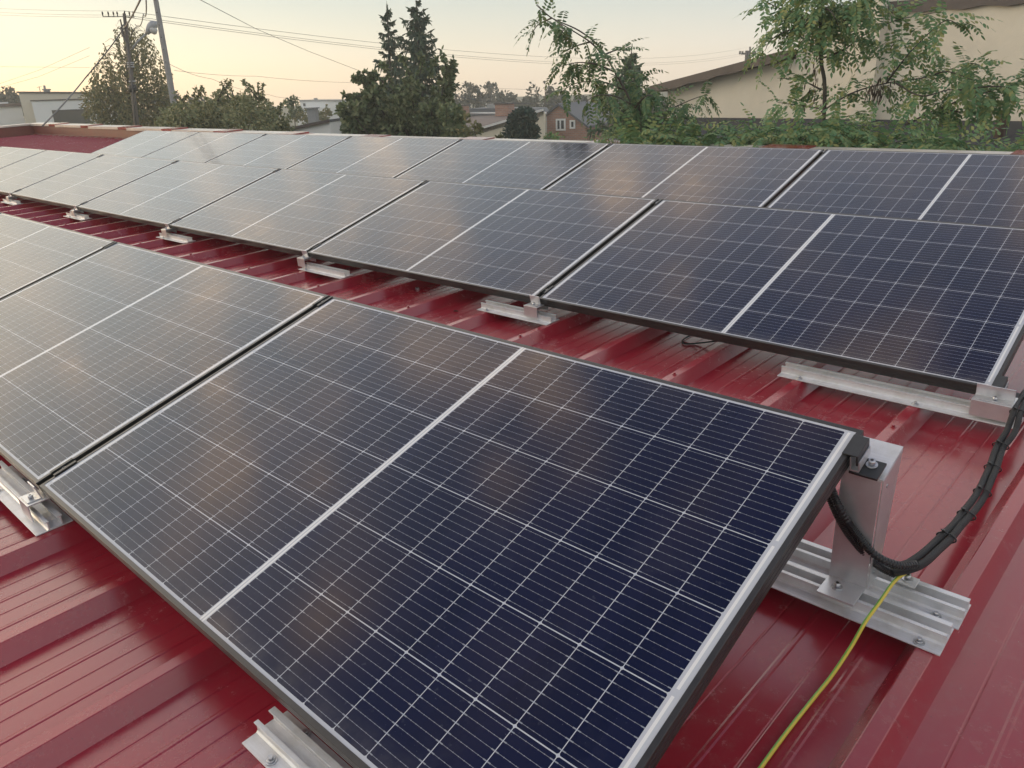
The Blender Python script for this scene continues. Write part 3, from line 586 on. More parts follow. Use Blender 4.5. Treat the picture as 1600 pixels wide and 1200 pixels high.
low = [(x, z - q) for x, z, q in pts_]; top = [(x, z + 0.08) for x, z, q in pts_][::-1]; w.slab(m, low + top, 0.021, 0.10); parented(m, 'roof_edge', M['browncap'], bb)
# lean-to roof of black felt in front of the wall with its eave wall
lt = empty('lean_to_roof', loc=w.P((3, 0), 1.5), label='low black felt roof of the lean-to in front of the beige building', cat='roof')
q0, q1 = h(1050, 183), h(1760, 191); n0, n1 = h(1040, 200), h(1760, 222)
A_, B_, C_, D_ = w.P((q0[0], q0[1]), 0.03), w.P((q1[0], q1[1]), 0.03), w.P((q1[0], q1[1] - 0.75), 4.2), w.P((q0[0], q0[1] - 0.75), 4.2)
m = MB(); dz = Vector((0, 0, -0.15)); m.add([A_, B_, C_, D_, A_ + dz, B_ + dz, C_ + dz, D_ + dz], [(0, 1, 2, 3), (7, 6, 5, 4), (0, 4, 5, 1), (1, 5, 6, 2), (2, 6, 7, 3), (3, 7, 4, 0)]); parented(m, 'felt', M['bitumen'], lt)
m = MB(); w.slab(m, [(q0[0] + 0.1, 0), (q1[0] - 0.1, 0), (q1[0] - 0.1, q1[1] - 0.9), (q0[0] + 0.1, q0[1] - 0.9)], 0.1, 4.0); parented(m, 'wall', M['render'], lt)
vp = w.P((h(1562, 200)[0], q1[1] - 0.55), 1.3)
m = MB(); vb = onv = at(1562, 207, (Vector((vp.x - CAM.x, vp.y - CAM.y, 0))).length); m.tube([vb + Vector((0, 0, -0.4)), vb + Vector((0, 0, 0.28)), vb + Vector((0.005, 0, 0.30)), vb + Vector((0.005, 0, 0.36))], [0.085, 0.085, 0.1, 0.1], 18); m.tube([vb + Vector((0, 0, 0.355)), vb + Vector((0, 0, 0.3605))], [0.07, 0.07], 18, 1)
m.build('vent_pipe', [M['vent'], M['dark']], label='rusty brown vent pipe standing on the black felt roof', cat='pipe')

# ---- foliage
def basis(d):
    d = d.normalized(); u = d.cross(UPV); u = u.normalized() if u.length > 1e-3 else Vector((1, 0, 0)); return d, u, u.cross(d)
def leaf(m, p, d, nrm, L, wd, mi=0):                    # pointed oval leaf
    s = d.cross(nrm).normalized() * wd * 0.5
    m.add([p, p + d * L * 0.3 + s, p + d * L * 0.7 + s * 0.8, p + d * L, p + d * L * 0.7 - s * 0.8, p + d * L * 0.3 - s], [(0, 1, 2, 3, 4, 5)], mi)
def rnd(): return Vector((random.gauss(0, 1), random.gauss(0, 1), random.gauss(0, 1))).normalized()
def pinnate(m, p, d, L, droop, ls):                     # robinia leaf: a drooping stalk with pairs of oval leaflets
    d = d.normalized(); n = random.randint(6, 8); q = p.copy(); step = L / n; side = d.cross(UPV + rnd() * 0.5).normalized(); a = q.copy()
    for i in range(n + 1):
        d = (d + Vector((0, 0, -droop / n))).normalized(); q2 = q + d * step; nr = side.cross(d).normalized()
        if i > 0:
            for sg in (-1, 1):
                ld = (side * sg + d * 0.45 + Vector((0, 0, -0.35)) + rnd() * 0.16).normalized(); f = ls * (1 - 0.35 * abs(i / n - 0.45)) * random.uniform(0.85, 1.1)
                leaf(m, q, ld, (nr + rnd() * 0.45).normalized(), f, f * 0.42)
        q = q2
    leaf(m, q, d, nr, ls, ls * 0.4)
    s_ = side * 0.0025; m.add([a + s_, a - s_, q], [(0, 1, 2)])
ROB = leafmat('robinia_leaves', [(0.113, 0.227, 0.106), (0.143, 0.264, 0.121), (0.181, 0.288, 0.121), (0.227, 0.302, 0.121), (0.333, 0.333, 0.121)], 0.3)
ROBD = leafmat('dark_robinia_leaves', [(0.072, 0.144, 0.072), (0.100, 0.179, 0.080), (0.136, 0.215, 0.090), (0.197, 0.233, 0.100)], 0.25)
PODS = leafmat('brown_pods', [(0.05, 0.035, 0.025), (0.09, 0.065, 0.045)], 0.1)
BARK = mat('grey_brown_bark', (0.075, 0.062, 0.05), 0.9, vary=(14, 0.35))
def limb_leaves(m, path, dens, L, ls, spread=1.0, start=0.1, lift=0.15):
    P = smooth_path(path, 10); tot = sum((b_ - a_).length for a_, b_ in zip(P, P[1:])); n = int(tot * dens)
    for i in range(n):
        t = start + (1 - start) * random.random(); k = min(int(t * (len(P) - 1)), len(P) - 2); p = P[k].lerp(P[k + 1], random.random()); d = (P[k + 1] - P[k]).normalized()
        o = rnd(); o = (o - d * o.dot(d)).normalized(); dd = (o * spread + d * 0.55 + Vector((0, 0, lift))).normalized()
        pinnate(m, p, dd, L * random.uniform(0.7, 1.15), random.uniform(0.6, 1.3), ls)
def blob_leaves(m, c, rad, n, L, ls):
    for i in range(n):
        o = rnd(); p = c + Vector((o.x * rad[0], o.y * rad[1], o.z * rad[2])) * random.random() ** 0.45
        d = (Vector((o.x, o.y, o.z * 0.4)) + rnd() * 0.7 + Vector((0, 0, 0.1))).normalized(); pinnate(m, p, d, L * random.uniform(0.7, 1.15), random.uniform(0.7, 1.4), ls)
def taper(m, path, r0, r1, n=7):
    P = smooth_path(path, 6); m.tube(P, [r0 + (r1 - r0) * i / (len(P) - 1) for i in range(len(P))], n)
def tree_thing(name, loc, label, cat, trunk, crown, tm, cmt, group=None, extra=None):
    e = empty(name, loc=loc, label=label, cat=cat, group=group)
    if trunk.v: parented(trunk, 'trunk', tm, e, recalc=False)
    parented(crown, 'crown', cmt, e, recalc=False)
    if extra: parented(extra[0], extra[1], extra[2], e, recalc=False)
    return e
A = lambda pts, D: [at(x_, y_, D + (random.uniform(-0.5, 0.5) if i else 0)) for i, (x_, y_) in enumerate(pts)]
# robinia in front of the beige wall
D = 9.6; tr, cr_, pd = MB(), MB(), MB(); foot = at(1284, 195, D); foot0 = Vector((foot.x, foot.y, 0))
stem = [foot0, Vector((foot.x, foot.y, 3)), at(1285, 215, D), at(1283, 90, D), at(1282, 10, D), at(1288, -70, D)]
taper(tr, stem, 0.030, 0.012)
limbs = [[(1283, 92), (1318, 78), (1350, 55), (1400, 32), (1470, 18)], [(1283, 175), (1330, 146), (1385, 130), (1450, 120), (1510, 100), (1530, 102)], [(1415, 195), (1470, 168), (1530, 148), (1600, 128), (1640, 122)], [(1385, 130), (1415, 90), (1445, 58), (1478, 32), (1502, 42)],
         [(1282, 30), (1250, 22), (1215, 12), (1180, -8)], [(1282, 45), (1240, 45), (1205, 62), (1196, 78)], [(1283, 25), (1310, 12), (1340, -6), (1375, -22)], [(1283, 140), (1250, 125), (1215, 122)], [(1284, 170), (1250, 165), (1215, 160)], [(1400, 130), (1440, 150), (1490, 140), (1560, 155)],
         [(1283, 60), (1300, 40), (1330, 30), (1360, 30)], [(1284, 5), (1265, -20), (1240, -40)], [(1470, 168), (1500, 175), (1545, 172)], [(1500, 140), (1560, 135), (1600, 145)], [(1283, 20), (1262, 35), (1255, 60)], [(1283, 10), (1300, 20), (1312, 45)], [(1450, 120), (1480, 112), (1520, 125)], [(1385, 130), (1398, 105), (1392, 75), (1410, 60)]]
for L_ in limbs:
    p = A(L_, D); taper(tr, p, 0.010, 0.003, 5); limb_leaves(cr_, p, 13, 0.30, 0.078)
for cx_, cy_, r_, n_ in ((1250, 20, 0.42, 46), (1300, 10, 0.4, 40), (1340, 20, 0.3, 18), (1278, 60, 0.28, 26), (1335, 145, 0.3, 14), (1400, 88, 0.3, 22), (1500, 142, 0.36, 32), (1560, 145, 0.34, 26), (1440, 180, 0.3, 18), (1330, 168, 0.3, 16)): blob_leaves(cr_, at(cx_, cy_, D), (r_, r_, r_ * 0.8), int(n_ * (1.25 if cy_ < 70 else 0.8)), 0.30, 0.072)
for i in range(185):                                     # hanging seed pods
    if i < 60: p = at(random.gauss(1272, 7), random.uniform(70, 168), D + random.uniform(-0.3, 0.3))
    else: p = at(random.gauss(1372, 14), random.gauss(140, 9), D + random.uniform(-0.3, 0.3))
    leaf(cr_, p, (Vector((0, 0, -1)) + rnd() * 0.2).normalized(), rnd(), random.uniform(0.05, 0.085), 0.014, 1)
tree_thing('robinia_tree', foot0, 'robinia tree with thin trunk and hanging brown pods before the beige wall', 'tree', tr, cr_, BARK, [ROB, PODS])
# young robinia with the long branch against the sky
D = 8.8; tr, cr_ = MB(), MB(); foot = at(1000, 215, D); foot0 = Vector((foot.x, foot.y, 0))
taper(tr, [foot0, Vector((foot.x, foot.y, 3.5)), at(1000, 215, D), at(988, 165, D), at(965, 120, D), at(938, 75, D), at(905, 48, D), at(862, 28, D), at(838, 8, D)], 0.018, 0.004)
limbs = [([(945, 90), (925, 68), (895, 48), (862, 28), (838, 6)], 26), ([(862, 28), (842, 38), (832, 50)], 10), ([(960, 112), (930, 100), (900, 98), (872, 105)], 24), ([(975, 140), (940, 128), (900, 130), (875, 145)], 22), ([(945, 85), (965, 78), (985, 80)], 20), ([(920, 66), (900, 72), (880, 82)], 24),
         ([(1000, 200), (1040, 175), (1075, 158), (1110, 145)], 20), ([(990, 165), (960, 150), (930, 150), (915, 160)], 18), ([(990, 170), (1010, 150), (1025, 150)], 14), ([(945, 88), (925, 95), (905, 112)], 20), ([(870, 32), (880, 45), (872, 60)], 20), ([(1000, 190), (980, 185), (960, 200)], 18)]
for L_, dn in limbs:
    p = A(L_, D); taper(tr, p, 0.010, 0.003, 5); limb_leaves(cr_, p, dn * 0.6, 0.26, 0.064, start=0.05, lift=-0.4)
for cx_, cy_, r_, n_ in ((995, 155, 0.26, 50), (1010, 190, 0.26, 50), (1045, 185, 0.24, 32), (985, 195, 0.2, 26), (985, 125, 0.18, 14)): blob_leaves(cr_, at(cx_, cy_, D + 0.3), (r_, r_, r_ * 0.8), n_, 0.26, 0.062)
tree_thing('robinia_tree', foot0, 'young robinia sending one long feathery branch up against the sky', 'tree', tr, cr_, BARK, ROBD)
# robinia thicket along the far side of the roof
for x0_, x1_, yt, nn, lb in ((965, 1060, 200, 5, 'robinia bush below the young robinia, left of the beige building'), (1060, 1180, 192, 6, 'robinia bush below the eave of the beige building'), (1180, 1330, 186, 7, 'robinia bush at the foot of the podded robinia'), (1330, 1500, 196, 7, 'robinia bush right of the podded robinia, beside the black roof'), (1540, 1640, 226, 4, 'small robinia bush at the right border, before the black roof')):
    cr_, tr = MB(), MB(); D = 8.4; f = at((x0_ + x1_) / 2, 220, D); f0 = Vector((f.x, f.y, 0))
    for i in range(nn):
        cx_ = x0_ + (x1_ - x0_) * (i + 0.5) / nn; c = at(cx_, yt + random.uniform(0, 14) + 28, D + random.uniform(-0.4, 0.5)); taper(tr, [f0 + rnd() * 0.1 * Vector((1, 1, 0)).length, f0.lerp(c, 0.5) + Vector((0, 0, 1.0)), c], 0.025, 0.006, 5)
        blob_leaves(cr_, c, (0.3, 0.3, 0.13), 50, 0.28, 0.068)
    tree_thing('robinia_bush', f0, lb, 'bush', tr, cr_, BARK, ROB, 'robinia bushes behind the panels')

def broadleaf(cr_, blobs, n, ls, up=0.0, droop=0.25):
    tot = sum(b_[1][0] * b_[1][2] for b_ in blobs)
    for c, rad in blobs:
        k = int(n * rad[0] * rad[2] / tot); tw = [rnd() for _ in range(max(6, k // 14))]
        for i in range(k):
            o = random.choice(tw) + rnd() * 0.28; o = o.normalized() * (random.random() ** 0.33); p = c + Vector((o.x * rad[0], o.y * rad[1], o.z * rad[2]))
            d = (o + rnd() * 0.9 + Vector((0, 0, up - droop))).normalized(); leaf(cr_, p, d, (rnd() + UPV * 0.5).normalized(), ls * random.uniform(0.7, 1.2), ls * 0.55)
def blob(px, py, D, rpx, rpy): c = at(px, py, D); k = D / F * 1.06; return (c, (rpx * k, rpx * k, rpy * k))
def simple_tree(name, label, cat, px, blobs_px, D, n, ls, cm_, group=None, r0=0.12, tops=(), droop=0.25):
    cr_, tr = MB(), MB(); f = at(px, 200, D); f0 = Vector((f.x, f.y, 0)); bl = [blob(*(b_[:2]), D + random.uniform(-0.6, 0.6), *b_[2:]) for b_ in blobs_px]
    broadleaf(cr_, bl, n, ls, droop=droop); top = max(bl, key=lambda q: q[0].z)[0]
    taper(tr, [f0, f0.lerp(top, 0.45), top], r0, r0 * 0.2, 7)
    for c, rad in bl: taper(tr, [f0.lerp(top, 0.5), f0.lerp(top, 0.5).lerp(c, 0.6) + Vector((0, 0, 0.1)), c], r0 * 0.35, r0 * 0.08, 5)
    for q in tops:                                        # thin leafy shoots sticking out of the crown
        P = [at(x_, y_, D) for x_, y_ in q]; taper(tr, P, 0.02, 0.005, 4); Q = smooth_path(P, 8)
        for p in Q:
            for _ in range(4): leaf(cr_, p, (rnd() + Vector((0, 0, -0.2))).normalized(), rnd(), ls, ls * 0.5)
    return tree_thing(name, f0, label, cat, tr, cr_, BARK, cm_, group)
GREEN1 = leafmat('mid_green_leaves', [(0.06, 0.09, 0.045), (0.11, 0.15, 0.07), (0.17, 0.21, 0.10), (0.24, 0.25, 0.13)], 0.2)
GREEN2 = leafmat('olive_leaves', [(0.139, 0.167, 0.093), (0.204, 0.231, 0.112), (0.277, 0.287, 0.148), (0.370, 0.343, 0.185)], 0.2)
GREEN3 = leafmat('hazy_far_leaves', [(0.075, 0.085, 0.06), (0.10, 0.105, 0.075), (0.13, 0.125, 0.09)], 0.2)
AUT = leafmat('yellowing_leaves', [(0.10, 0.12, 0.06), (0.15, 0.16, 0.075), (0.20, 0.19, 0.09), (0.26, 0.22, 0.10)], 0.25)
CONI = leafmat('spruce_needles', [(0.042, 0.076, 0.054), (0.068, 0.106, 0.068), (0.106, 0.148, 0.089)], 0.05, 0.7); CONI2 = leafmat('greener_spruce_needles', [(0.060, 0.101, 0.060), (0.094, 0.135, 0.075), (0.135, 0.178, 0.094)], 0.05, 0.7)
THUJ = leafmat('thuja_scales', [(0.021, 0.048, 0.039), (0.039, 0.075, 0.054), (0.068, 0.105, 0.075)], 0.05, 0.7)
# broad leafy tree in front of the spruces
random.seed(21); bl = []
for i in range(46):
    px_ = random.uniform(545, 718); top_ = 132 + 26 * abs((px_ - 640) / 90) ** 1.5 + (14 if px_ < 560 else 0); py_ = top_ + (205 - top_) * random.random() ** 0.9; q_ = 0.6 + 0.6 * (py_ - 110) / 90
    bl.append((px_, py_, 15 * q_ * random.uniform(0.7, 1.3), 11 * q_ * random.uniform(0.7, 1.4)))
bl += [(585, 132, 12, 14), (697, 128, 9, 20), (705, 105, 6, 10), (572, 126, 9, 8), (640, 200, 70, 16), (590, 200, 40, 14), (690, 203, 32, 12)]
simple_tree('leafy_tree', 'wide bushy broadleaf tree standing in front of the two tall spruces', 'tree', 640, bl, 19, 12500, 0.125, GREEN1, tops=[[(640,120),(632,96),(622,88)],[(670,120),(676,100),(684,92)],[(610,130),(603,108),(598,100)],[(590,140),(572,122),(560,118)],[(700,130),(709,112),(708,92)],[(655,118),(660,98),(655,84)],[(545,190),(536,176),(530,172)],[(690, 150), (697, 110), (690, 78)], [(600, 130), (585, 115), (562, 112)], [(575, 150), (550, 150), (537, 148)], [(580, 140), (560, 125), (552, 122)], [(695, 140), (706, 120), (704, 98)], [(560, 165), (545, 155)], [(715, 190), (725, 175)]])
simple_tree('shrub', 'bright green shrub at the right foot of the bushy broadleaf tree', 'shrub', 705, [(705, 192, 20, 26), (712, 205, 16, 14)], 17.5, 900, 0.11, GREEN1, 'garden shrubs')
def spruce(px, top, base_, D, halfw, label, cm_, dens=20):
    tr, cr_ = MB(), MB(); t = at(px, top, D); b_ = at(px, base_, D); f0 = Vector((b_.x, b_.y, 0)); taper(tr, [f0, f0.lerp(t, 0.6), t], 0.15, 0.012)
    W_ = halfw * D / F; H_ = t.z - b_.z; nbr = int(H_ * dens)
    for k in range(nbr):
        q = ((k + random.random()) / nbr) ** 0.85; z = t.z - 0.10 - q * H_; lay = 0.72 + 0.28 * math.sin(z * 9.0 + px)
        a = k * 2.4 + random.uniform(-0.5, 0.5); d = Vector((math.cos(a), math.sin(a), 0)); lb_ = W_ * (0.08 + 0.95 * q ** 0.7) * lay * random.uniform(0.6, 1.2); rise = random.uniform(-0.22, 0.12)
        pth = [Vector((t.x, t.y, z)), Vector((t.x, t.y, z - 0.16 * lb_)) + d * lb_ * 0.5, Vector((t.x, t.y, z + rise * lb_)) + d * lb_]; P = smooth_path(pth, max(3, int(lb_ / 0.13)))
        tr.tube(P, 0.010, 4, caps=False)
        for i, p in enumerate(P[1:]):
            f = (i + 1) / len(P); dd = (P[i + 1] - P[i]).normalized(); s_ = dd.cross(UPV).normalized(); sc_ = min(1, 0.45 + lb_)
            for sg in (-1, 1): leaf(cr_, p, (s_ * sg * random.uniform(0.4, 1) + dd * 0.7 + Vector((0, 0, random.uniform(-0.6, 0.1)))).normalized(), rnd(), 0.30 * (1.2 - 0.6 * f) * sc_ * random.uniform(0.6, 1.2), 0.075)
            for _ in range(3): leaf(cr_, p + rnd() * 0.03, (Vector((0, 0, -1)) + dd * 0.35 + rnd() * 0.45).normalized(), rnd(), random.uniform(0.12, 0.36) * sc_, 0.05)
        leaf(cr_, P[-1], (d + Vector((0, 0, 0.35)) + rnd() * 0.2).normalized(), rnd(), 0.2, 0.05)
    for i in range(9): leaf(cr_, t + Vector((0, 0, -0.05 * i)), (UPV + rnd() * 0.6).normalized(), rnd(), 0.15, 0.03)
    return tree_thing('spruce_tree', f0, label, 'tree', tr, cr_, BARK, cm_, 'spruces beyond the roof')
spruce(604, 8, 190, 27, 50, 'left and thinner of the two tall spruces, gaps between its branches', CONI, 15)
spruce(650, -2, 190, 26, 64, 'right and denser of the two tall dark spruces', CONI, 26)
spruce(987, 76, 200, 24, 62, 'spruce top behind the young robinia, left of the beige building', CONI2, 34)
# weeping birch behind the street lamp pole
D = 31; cr_, tr = MB(), MB(); f = at(205, 200, D); f0 = Vector((f.x, f.y, 0)); taper(tr, [f0, at(207, 150, D), at(200, 90, D), at(188, 30, D)], 0.14, 0.02)
for i in range(185):
    t = random.random() ** 0.8; yb = 32 + t * 150; hw = 20 + 44 * min(1, t * 1.9); px = 202 + random.uniform(-1, 1) * hw; c = at(px, yb, D + random.uniform(-1.3, 1.3)); st = at(200 + 8 * t, yb + 20, D)
    taper(tr, [st, st.lerp(c, 0.6) + Vector((0, 0, 0.25)), c], 0.011, 0.004, 4); p = c.copy(); d = (c - st).normalized() * 0.4 + Vector((0, 0, -0.1))
    for k in range(random.randint(8, 20)):
        d = (d * 0.75 + Vector((0, 0, -0.3)) + rnd() * 0.1); d = d.normalized() * 0.075; p = p + d
        for _ in range(2): leaf(cr_, p + rnd() * 0.06, (Vector((0, 0, -1)) + rnd() * 0.8).normalized(), rnd(), random.uniform(0.08, 0.13), 0.055)
broadleaf(cr_, [blob(200, 165, D, 55, 38), blob(165, 172, D, 26, 26), blob(235, 175, D, 24, 26)], 4200, 0.115)
tree_thing('birch_tree', f0, 'loose yellowing birch behind the street lamp pole on the left', 'tree', tr, cr_, BARK, AUT)
# garden trees and shrubs on the left
shr = [(285, 185, 26, 26, 'shrub right of the leaning grey pole'), (318, 178, 26, 30, 'second garden shrub right of the leaning grey pole, with thin shoots'), (352, 172, 26, 34, 'tallest garden shrub, with pointed shoots, in the middle of the left hedge'), (392, 172, 30, 34, 'olive garden shrub left of the grey garage'), (428, 188, 22, 22, 'low garden shrub touching the roof of the grey garage'), (265, 192, 18, 18, 'low shrub at the foot of the leaning grey pole')]
for i, (px, py, rx, ry, lb) in enumerate(shr):
    tp = [[(px + random.uniform(-rx, rx) * 0.7, py - ry * 0.4), (px + random.uniform(-rx, rx) * 0.8, py - ry - random.uniform(4, 14))] for _ in range(5)]
    simple_tree('garden_shrub', lb, 'shrub', px, [(px, py + 5, rx * 0.85, ry * 0.85), (px - rx * 0.5, py + 8, rx * 0.7, ry * 0.7), (px + rx * 0.5, py + 8, rx * 0.7, ry * 0.7), (px, py + 22, rx * 1.2, ry * 0.6)], 20.5 + 0.7 * (i % 3), 2300, 0.085, GREEN2, 'garden shrubs', 0.06, tp)
simple_tree('garden_shrub', 'yellowish bush in front of the far white house', 'shrub', 490, [(482, 182, 18, 9), (500, 184, 14, 8), (508, 178, 8, 12)], 42, 700, 0.16, AUT, 'garden shrubs', 0.06)
simple_tree('garden_tree', 'small dark tree left of the far white house', 'tree', 458, [(458, 166, 9, 12), (460, 176, 10, 8)], 46, 500, 0.18, GREEN1, None, 0.08)
simple_tree('thuja', 'dense dark blue-green thuja beside the brick house', 'shrub', 816, [(817, 190, 20, 17), (812, 208, 22, 16), (822, 208, 18, 14), (818, 180, 12, 9)], 27, 4200, 0.13, THUJ, None, 0.08, droop=-0.1)
simple_tree('garden_shrub', 'loose light shrub before the brick house wall', 'shrub', 868, [(862, 212, 10, 8), (872, 214, 8, 6)], 15, 160, 0.055, ROB, 'garden shrubs', 0.03)
simple_tree('garden_shrub', 'sparse yellowish shrub below the brown roofed house', 'shrub', 765, [(735, 205, 16, 22), (778, 216, 14, 6)], 16, 260, 0.10, AUT, 'garden shrubs', 0.03)
# far trees on the skyline
far = [(730, 152, 20, 18, 75), (765, 150, 18, 16, 90), (790, 158, 16, 12, 80), (822, 163, 12, 8, 85), (850, 150, 22, 28, 70), (872, 160, 16, 16, 78), (8, 155, 16, 12, 80), (-6, 160, 16, 12, 85), (25, 162, 10, 8, 85), (700, 165, 14, 12, 70), (262, 158, 16, 18, 60), (305, 168, 30, 12, 75), (380, 168, 30, 12, 80), (1030, 172, 16, 12, 70), (905, 165, 14, 12, 80)]
FL = ['far tree left of the brown roof chimneys', 'far tree behind the left chimney of the brown roof', 'low far tree between the two brick chimneys', 'small far tree right of the larger brick chimney', 'tallest far tree, left of the brick house gable', 'far tree directly behind the brick house gable', 'far tree above the low white annex on the left', 'far tree at the left border behind the annex', 'small far tree touching the cream house at the left', 'far tree behind the right edge of the bushy tree', 'far tree between birch and leaning grey pole', 'far trees behind the second garden shrub', 'far tree behind the olive garden shrub', 'far tree under the eave of the beige building', 'far tree behind the dark grey roof']
for (px, py, rx, ry, D), lb in zip(far, FL):
    simple_tree('far_tree', lb, 'tree', px, [(px, py, rx, ry), (px - rx * 0.6, py + 6, rx * 0.6, ry * 0.7), (px + rx * 0.6, py + 5, rx * 0.6, ry * 0.7), (px + 2, py - ry * 0.6, rx * 0.4, ry * 0.6), (px, py + ry, rx, ry)], D, 900, 0.32 * D / 75, GREEN3, 'trees on the far skyline', 0.15)

# ---- houses
# cream and white flat-roofed house, far left
w = Wall(at(36, 170, 61), at(160, 170, 60.6)); h = w.hit
fh = empty('flat_roofed_house', loc=w.P((3, 0)), label='cream and white flat-roofed house with a dark gate, left of the birch', cat='house')
x0, x1 = h(35, 170)[0], h(190, 170)[0]; zt = h(60, 144.5)[1]; zt2 = h(150, 147.5)[1]
m = MB(); w.slab(m, [(x0, 0), (x1, 0), (x1, zt2), (x0, zt)], -9, 0); parented(m, 'wall', M['cream'], fh)
m = MB(); w.slab(m, [(x0 - 0.1, zt), (x1, zt2), (x1, zt2 + 0.10), (x0 - 0.1, zt + 0.10)], -9.1, 0.08); parented(m, 'roof', M['browncap'], fh)
b0 = h(54.5, 170)[0]; zb = h(60, 158)[1]; m = MB(); w.slab(m, [(b0, 0), (x1, 0), (x1, zb - 0.05), (b0, zb)], 0.001, 0.9); parented(m, 'wall', M['white'], fh)
m = MB(); w.slab(m, [(b0 - 0.05, zb), (x1, zb - 0.05), (x1, zb + 0.06), (b0 - 0.05, zb + 0.06)], 0.0, 0.96); parented(m, 'roof', M['browncap'], fh)
g0, g1, gz = h(85, 180)[0], h(141, 180)[0], h(100, 171.5)[1]; m = MB(); w.slab(m, [(g0, 0.1), (g1, 0.1), (g1, gz), (g0, gz)], 0.85, 0.93); parented(m, 'gate', M['gate'], fh)
s0_ = w.P((x0, 0)); m = MB(); c0 = h(63, 143)[0]; c1 = h(72, 143)[0]; cz0 = h(66, 140)[1]; w.slab(m, [(c0, zt), (c1, zt), (c1, cz0), (c0, cz0)], -2.5, -1.8); w.slab(m, [(c0 - 0.06, cz0), (c1 + 0.06, cz0), (c1 + 0.06, cz0 + 0.08), (c0 - 0.06, cz0 + 0.08)], -2.55, -1.75); pz = w.P(((c0 * 0.75 + c1 * 0.25), cz0), -2.1); m.tube([pz, pz + Vector((0, 0, 0.3))], 0.07, 10); parented(m, 'chimney', M['concrete'], fh)
m = MB(); pz = w.P((h(57, 143)[0], zt), -2); m.tube([pz, pz + Vector((0, 0, 0.42))], 0.02, 6); m.tube([pz + Vector((0, 0, 0.35)) - w.d * 0.15, pz + Vector((0, 0, 0.4)) + w.d * 0.15], 0.012, 5); parented(m, 'antenna', M['wire'], fh)
w2 = Wall(w.P((x0, 0), 0), w.P((x0, 0), -9)); s1_ = MB()
for f in (0.3, 1.1, 1.7): s1_.add([w.P((x0 - 0.02, 0.3), -f * 2 - 0.3), w.P((x0 - 0.02, 0.3), -f * 2 - 0.8), w.P((x0 - 0.02, h(36, 177)[1]), -f * 2 - 0.8), w.P((x0 - 0.02, h(36, 177)[1]), -f * 2 - 0.3)], [(0, 1, 2, 3)])
parented(s1_, 'window', M['glassdark'], fh)
w = Wall(at(-40, 170, 66), at(34, 170, 66)); h = w.hit
an = empty('annex', loc=w.P((1, 0)), label='low white annex with a curved roof edge at the left border', cat='building')
m = MB(); xs = [h(-60 + i * 9.4, 170)[0] for i in range(11)]; zz = [h(-60 + i * 9.4, 172 - 8 * math.sin(min(1, i / 10) * 1.5))[1] for i in range(11)]
w.slab(m, [(xs[0], 0), (xs[-1], 0)] + [(a_, b_ - 0.1) for a_, b_ in zip(xs[::-1], zz[::-1])], -5, 0); parented(m, 'wall', M['white'], an)
m = MB(); w.slab(m, [(a_, b_ - 0.1) for a_, b_ in zip(xs, zz)] + [(a_, b_ + 0.12) for a_, b_ in zip(xs[::-1], zz[::-1])], -5.1, 0.15); parented(m, 'roof', M['brownroof'], an)
m = MB(); w.slab(m, [(xs[0], 3), (h(14, 160)[0], 3), (h(14, 160)[0], h(10, 158)[1]), (xs[0], h(10, 159)[1])], -8, -5.2); parented(m, 'tank', M['white'], an)
# grey garage
w = Wall(at(438, 200, 25), at(517, 200, 24.6)); h = w.hit
ga = empty('garage', loc=w.P((0.8, 0)), label='small pale grey garage with a brown mono-pitch roof edge behind the back row', cat='garage')
g0, g1 = h(436, 205)[0], h(516.5, 205)[0]; za, zb = h(438, 207)[1], h(516, 191)[1]
m = MB(); w.slab(m, [(g0, 0), (g1, 0), (g1, zb), (g0, za)], -3.5, 0); parented(m, 'wall', M['white'], ga)
m = MB(); q = [(g0 - 0.15, za - 0.03), (g1 + 0.02, zb + 0.0), (g1 + 0.02, zb + 0.09), (g0 - 0.15, za + 0.06)]; w.slab(m, q, 0.001, 0.1); parented(m, 'roof_edge', M['browncap'], ga)
m = MB(); q = [(g0 - 0.15, za + 0.003), (g1 + 0.02, zb + 0.003), (g1 + 0.02, zb + 0.08), (g0 - 0.15, za + 0.05)]; w.slab(m, q, -3.8, 0.0); r_ = parented(m, 'roof', M['greyroof'], ga)
cx0 = h(449, 180)[0]; cx1 = h(463, 180)[0]; m = MB(); w.slab(m, [(cx0, za), (cx1, za), (cx1, h(456, 172)[1]), (cx0, h(456, 172)[1])], -2.6, -2.2); w.slab(m, [(cx0 - 0.04, h(456, 172)[1]), (cx1 + 0.04, h(456, 172)[1]), (cx1 + 0.04, h(456, 170)[1]), (cx0 - 0.04, h(456, 170)[1])], -2.65, -2.15); parented(m, 'chimney', M['concrete'], ga)
# far white house
w = Wall(at(470, 175, 95), at(524, 175, 94)); h = w.hit
wh = empty('white_house', loc=w.P((2, 0)), label='far white flat-roofed house between the garden shrubs and the spruces', cat='house')
m = MB(); a_, b_ = h(470, 170)[0], h(523, 170)[0]; w.slab(m, [(a_, 0), (b_, 0), (b_, h(523, 158)[1]), (a_, h(470, 158)[1])], -7, 0); parented(m, 'wall', M['white'], wh)
m = MB(); w.slab(m, [(a_ - 0.1, h(470, 158)[1]), (b_ + 0.1, h(523, 158)[1]), (b_ + 0.1, h(523, 158)[1] + 0.14), (a_ - 0.1, h(470, 158)[1] + 0.14)], -7.1, 0.1); parented(m, 'roof', M['concrete'], wh)
m = MB(); w.slab(m, [(a_ - 0.1, 0), (h(510, 170)[0], 0), (h(510, 170)[0], h(500, 168)[1]), (a_ - 0.1, h(470, 168)[1])], 0.01, 1.5); parented(m, 'porch', M['white'], wh)
for q in (473, 484): win(w, wh, 0, 0.01, 0, 0.01, -0.3) if False else None
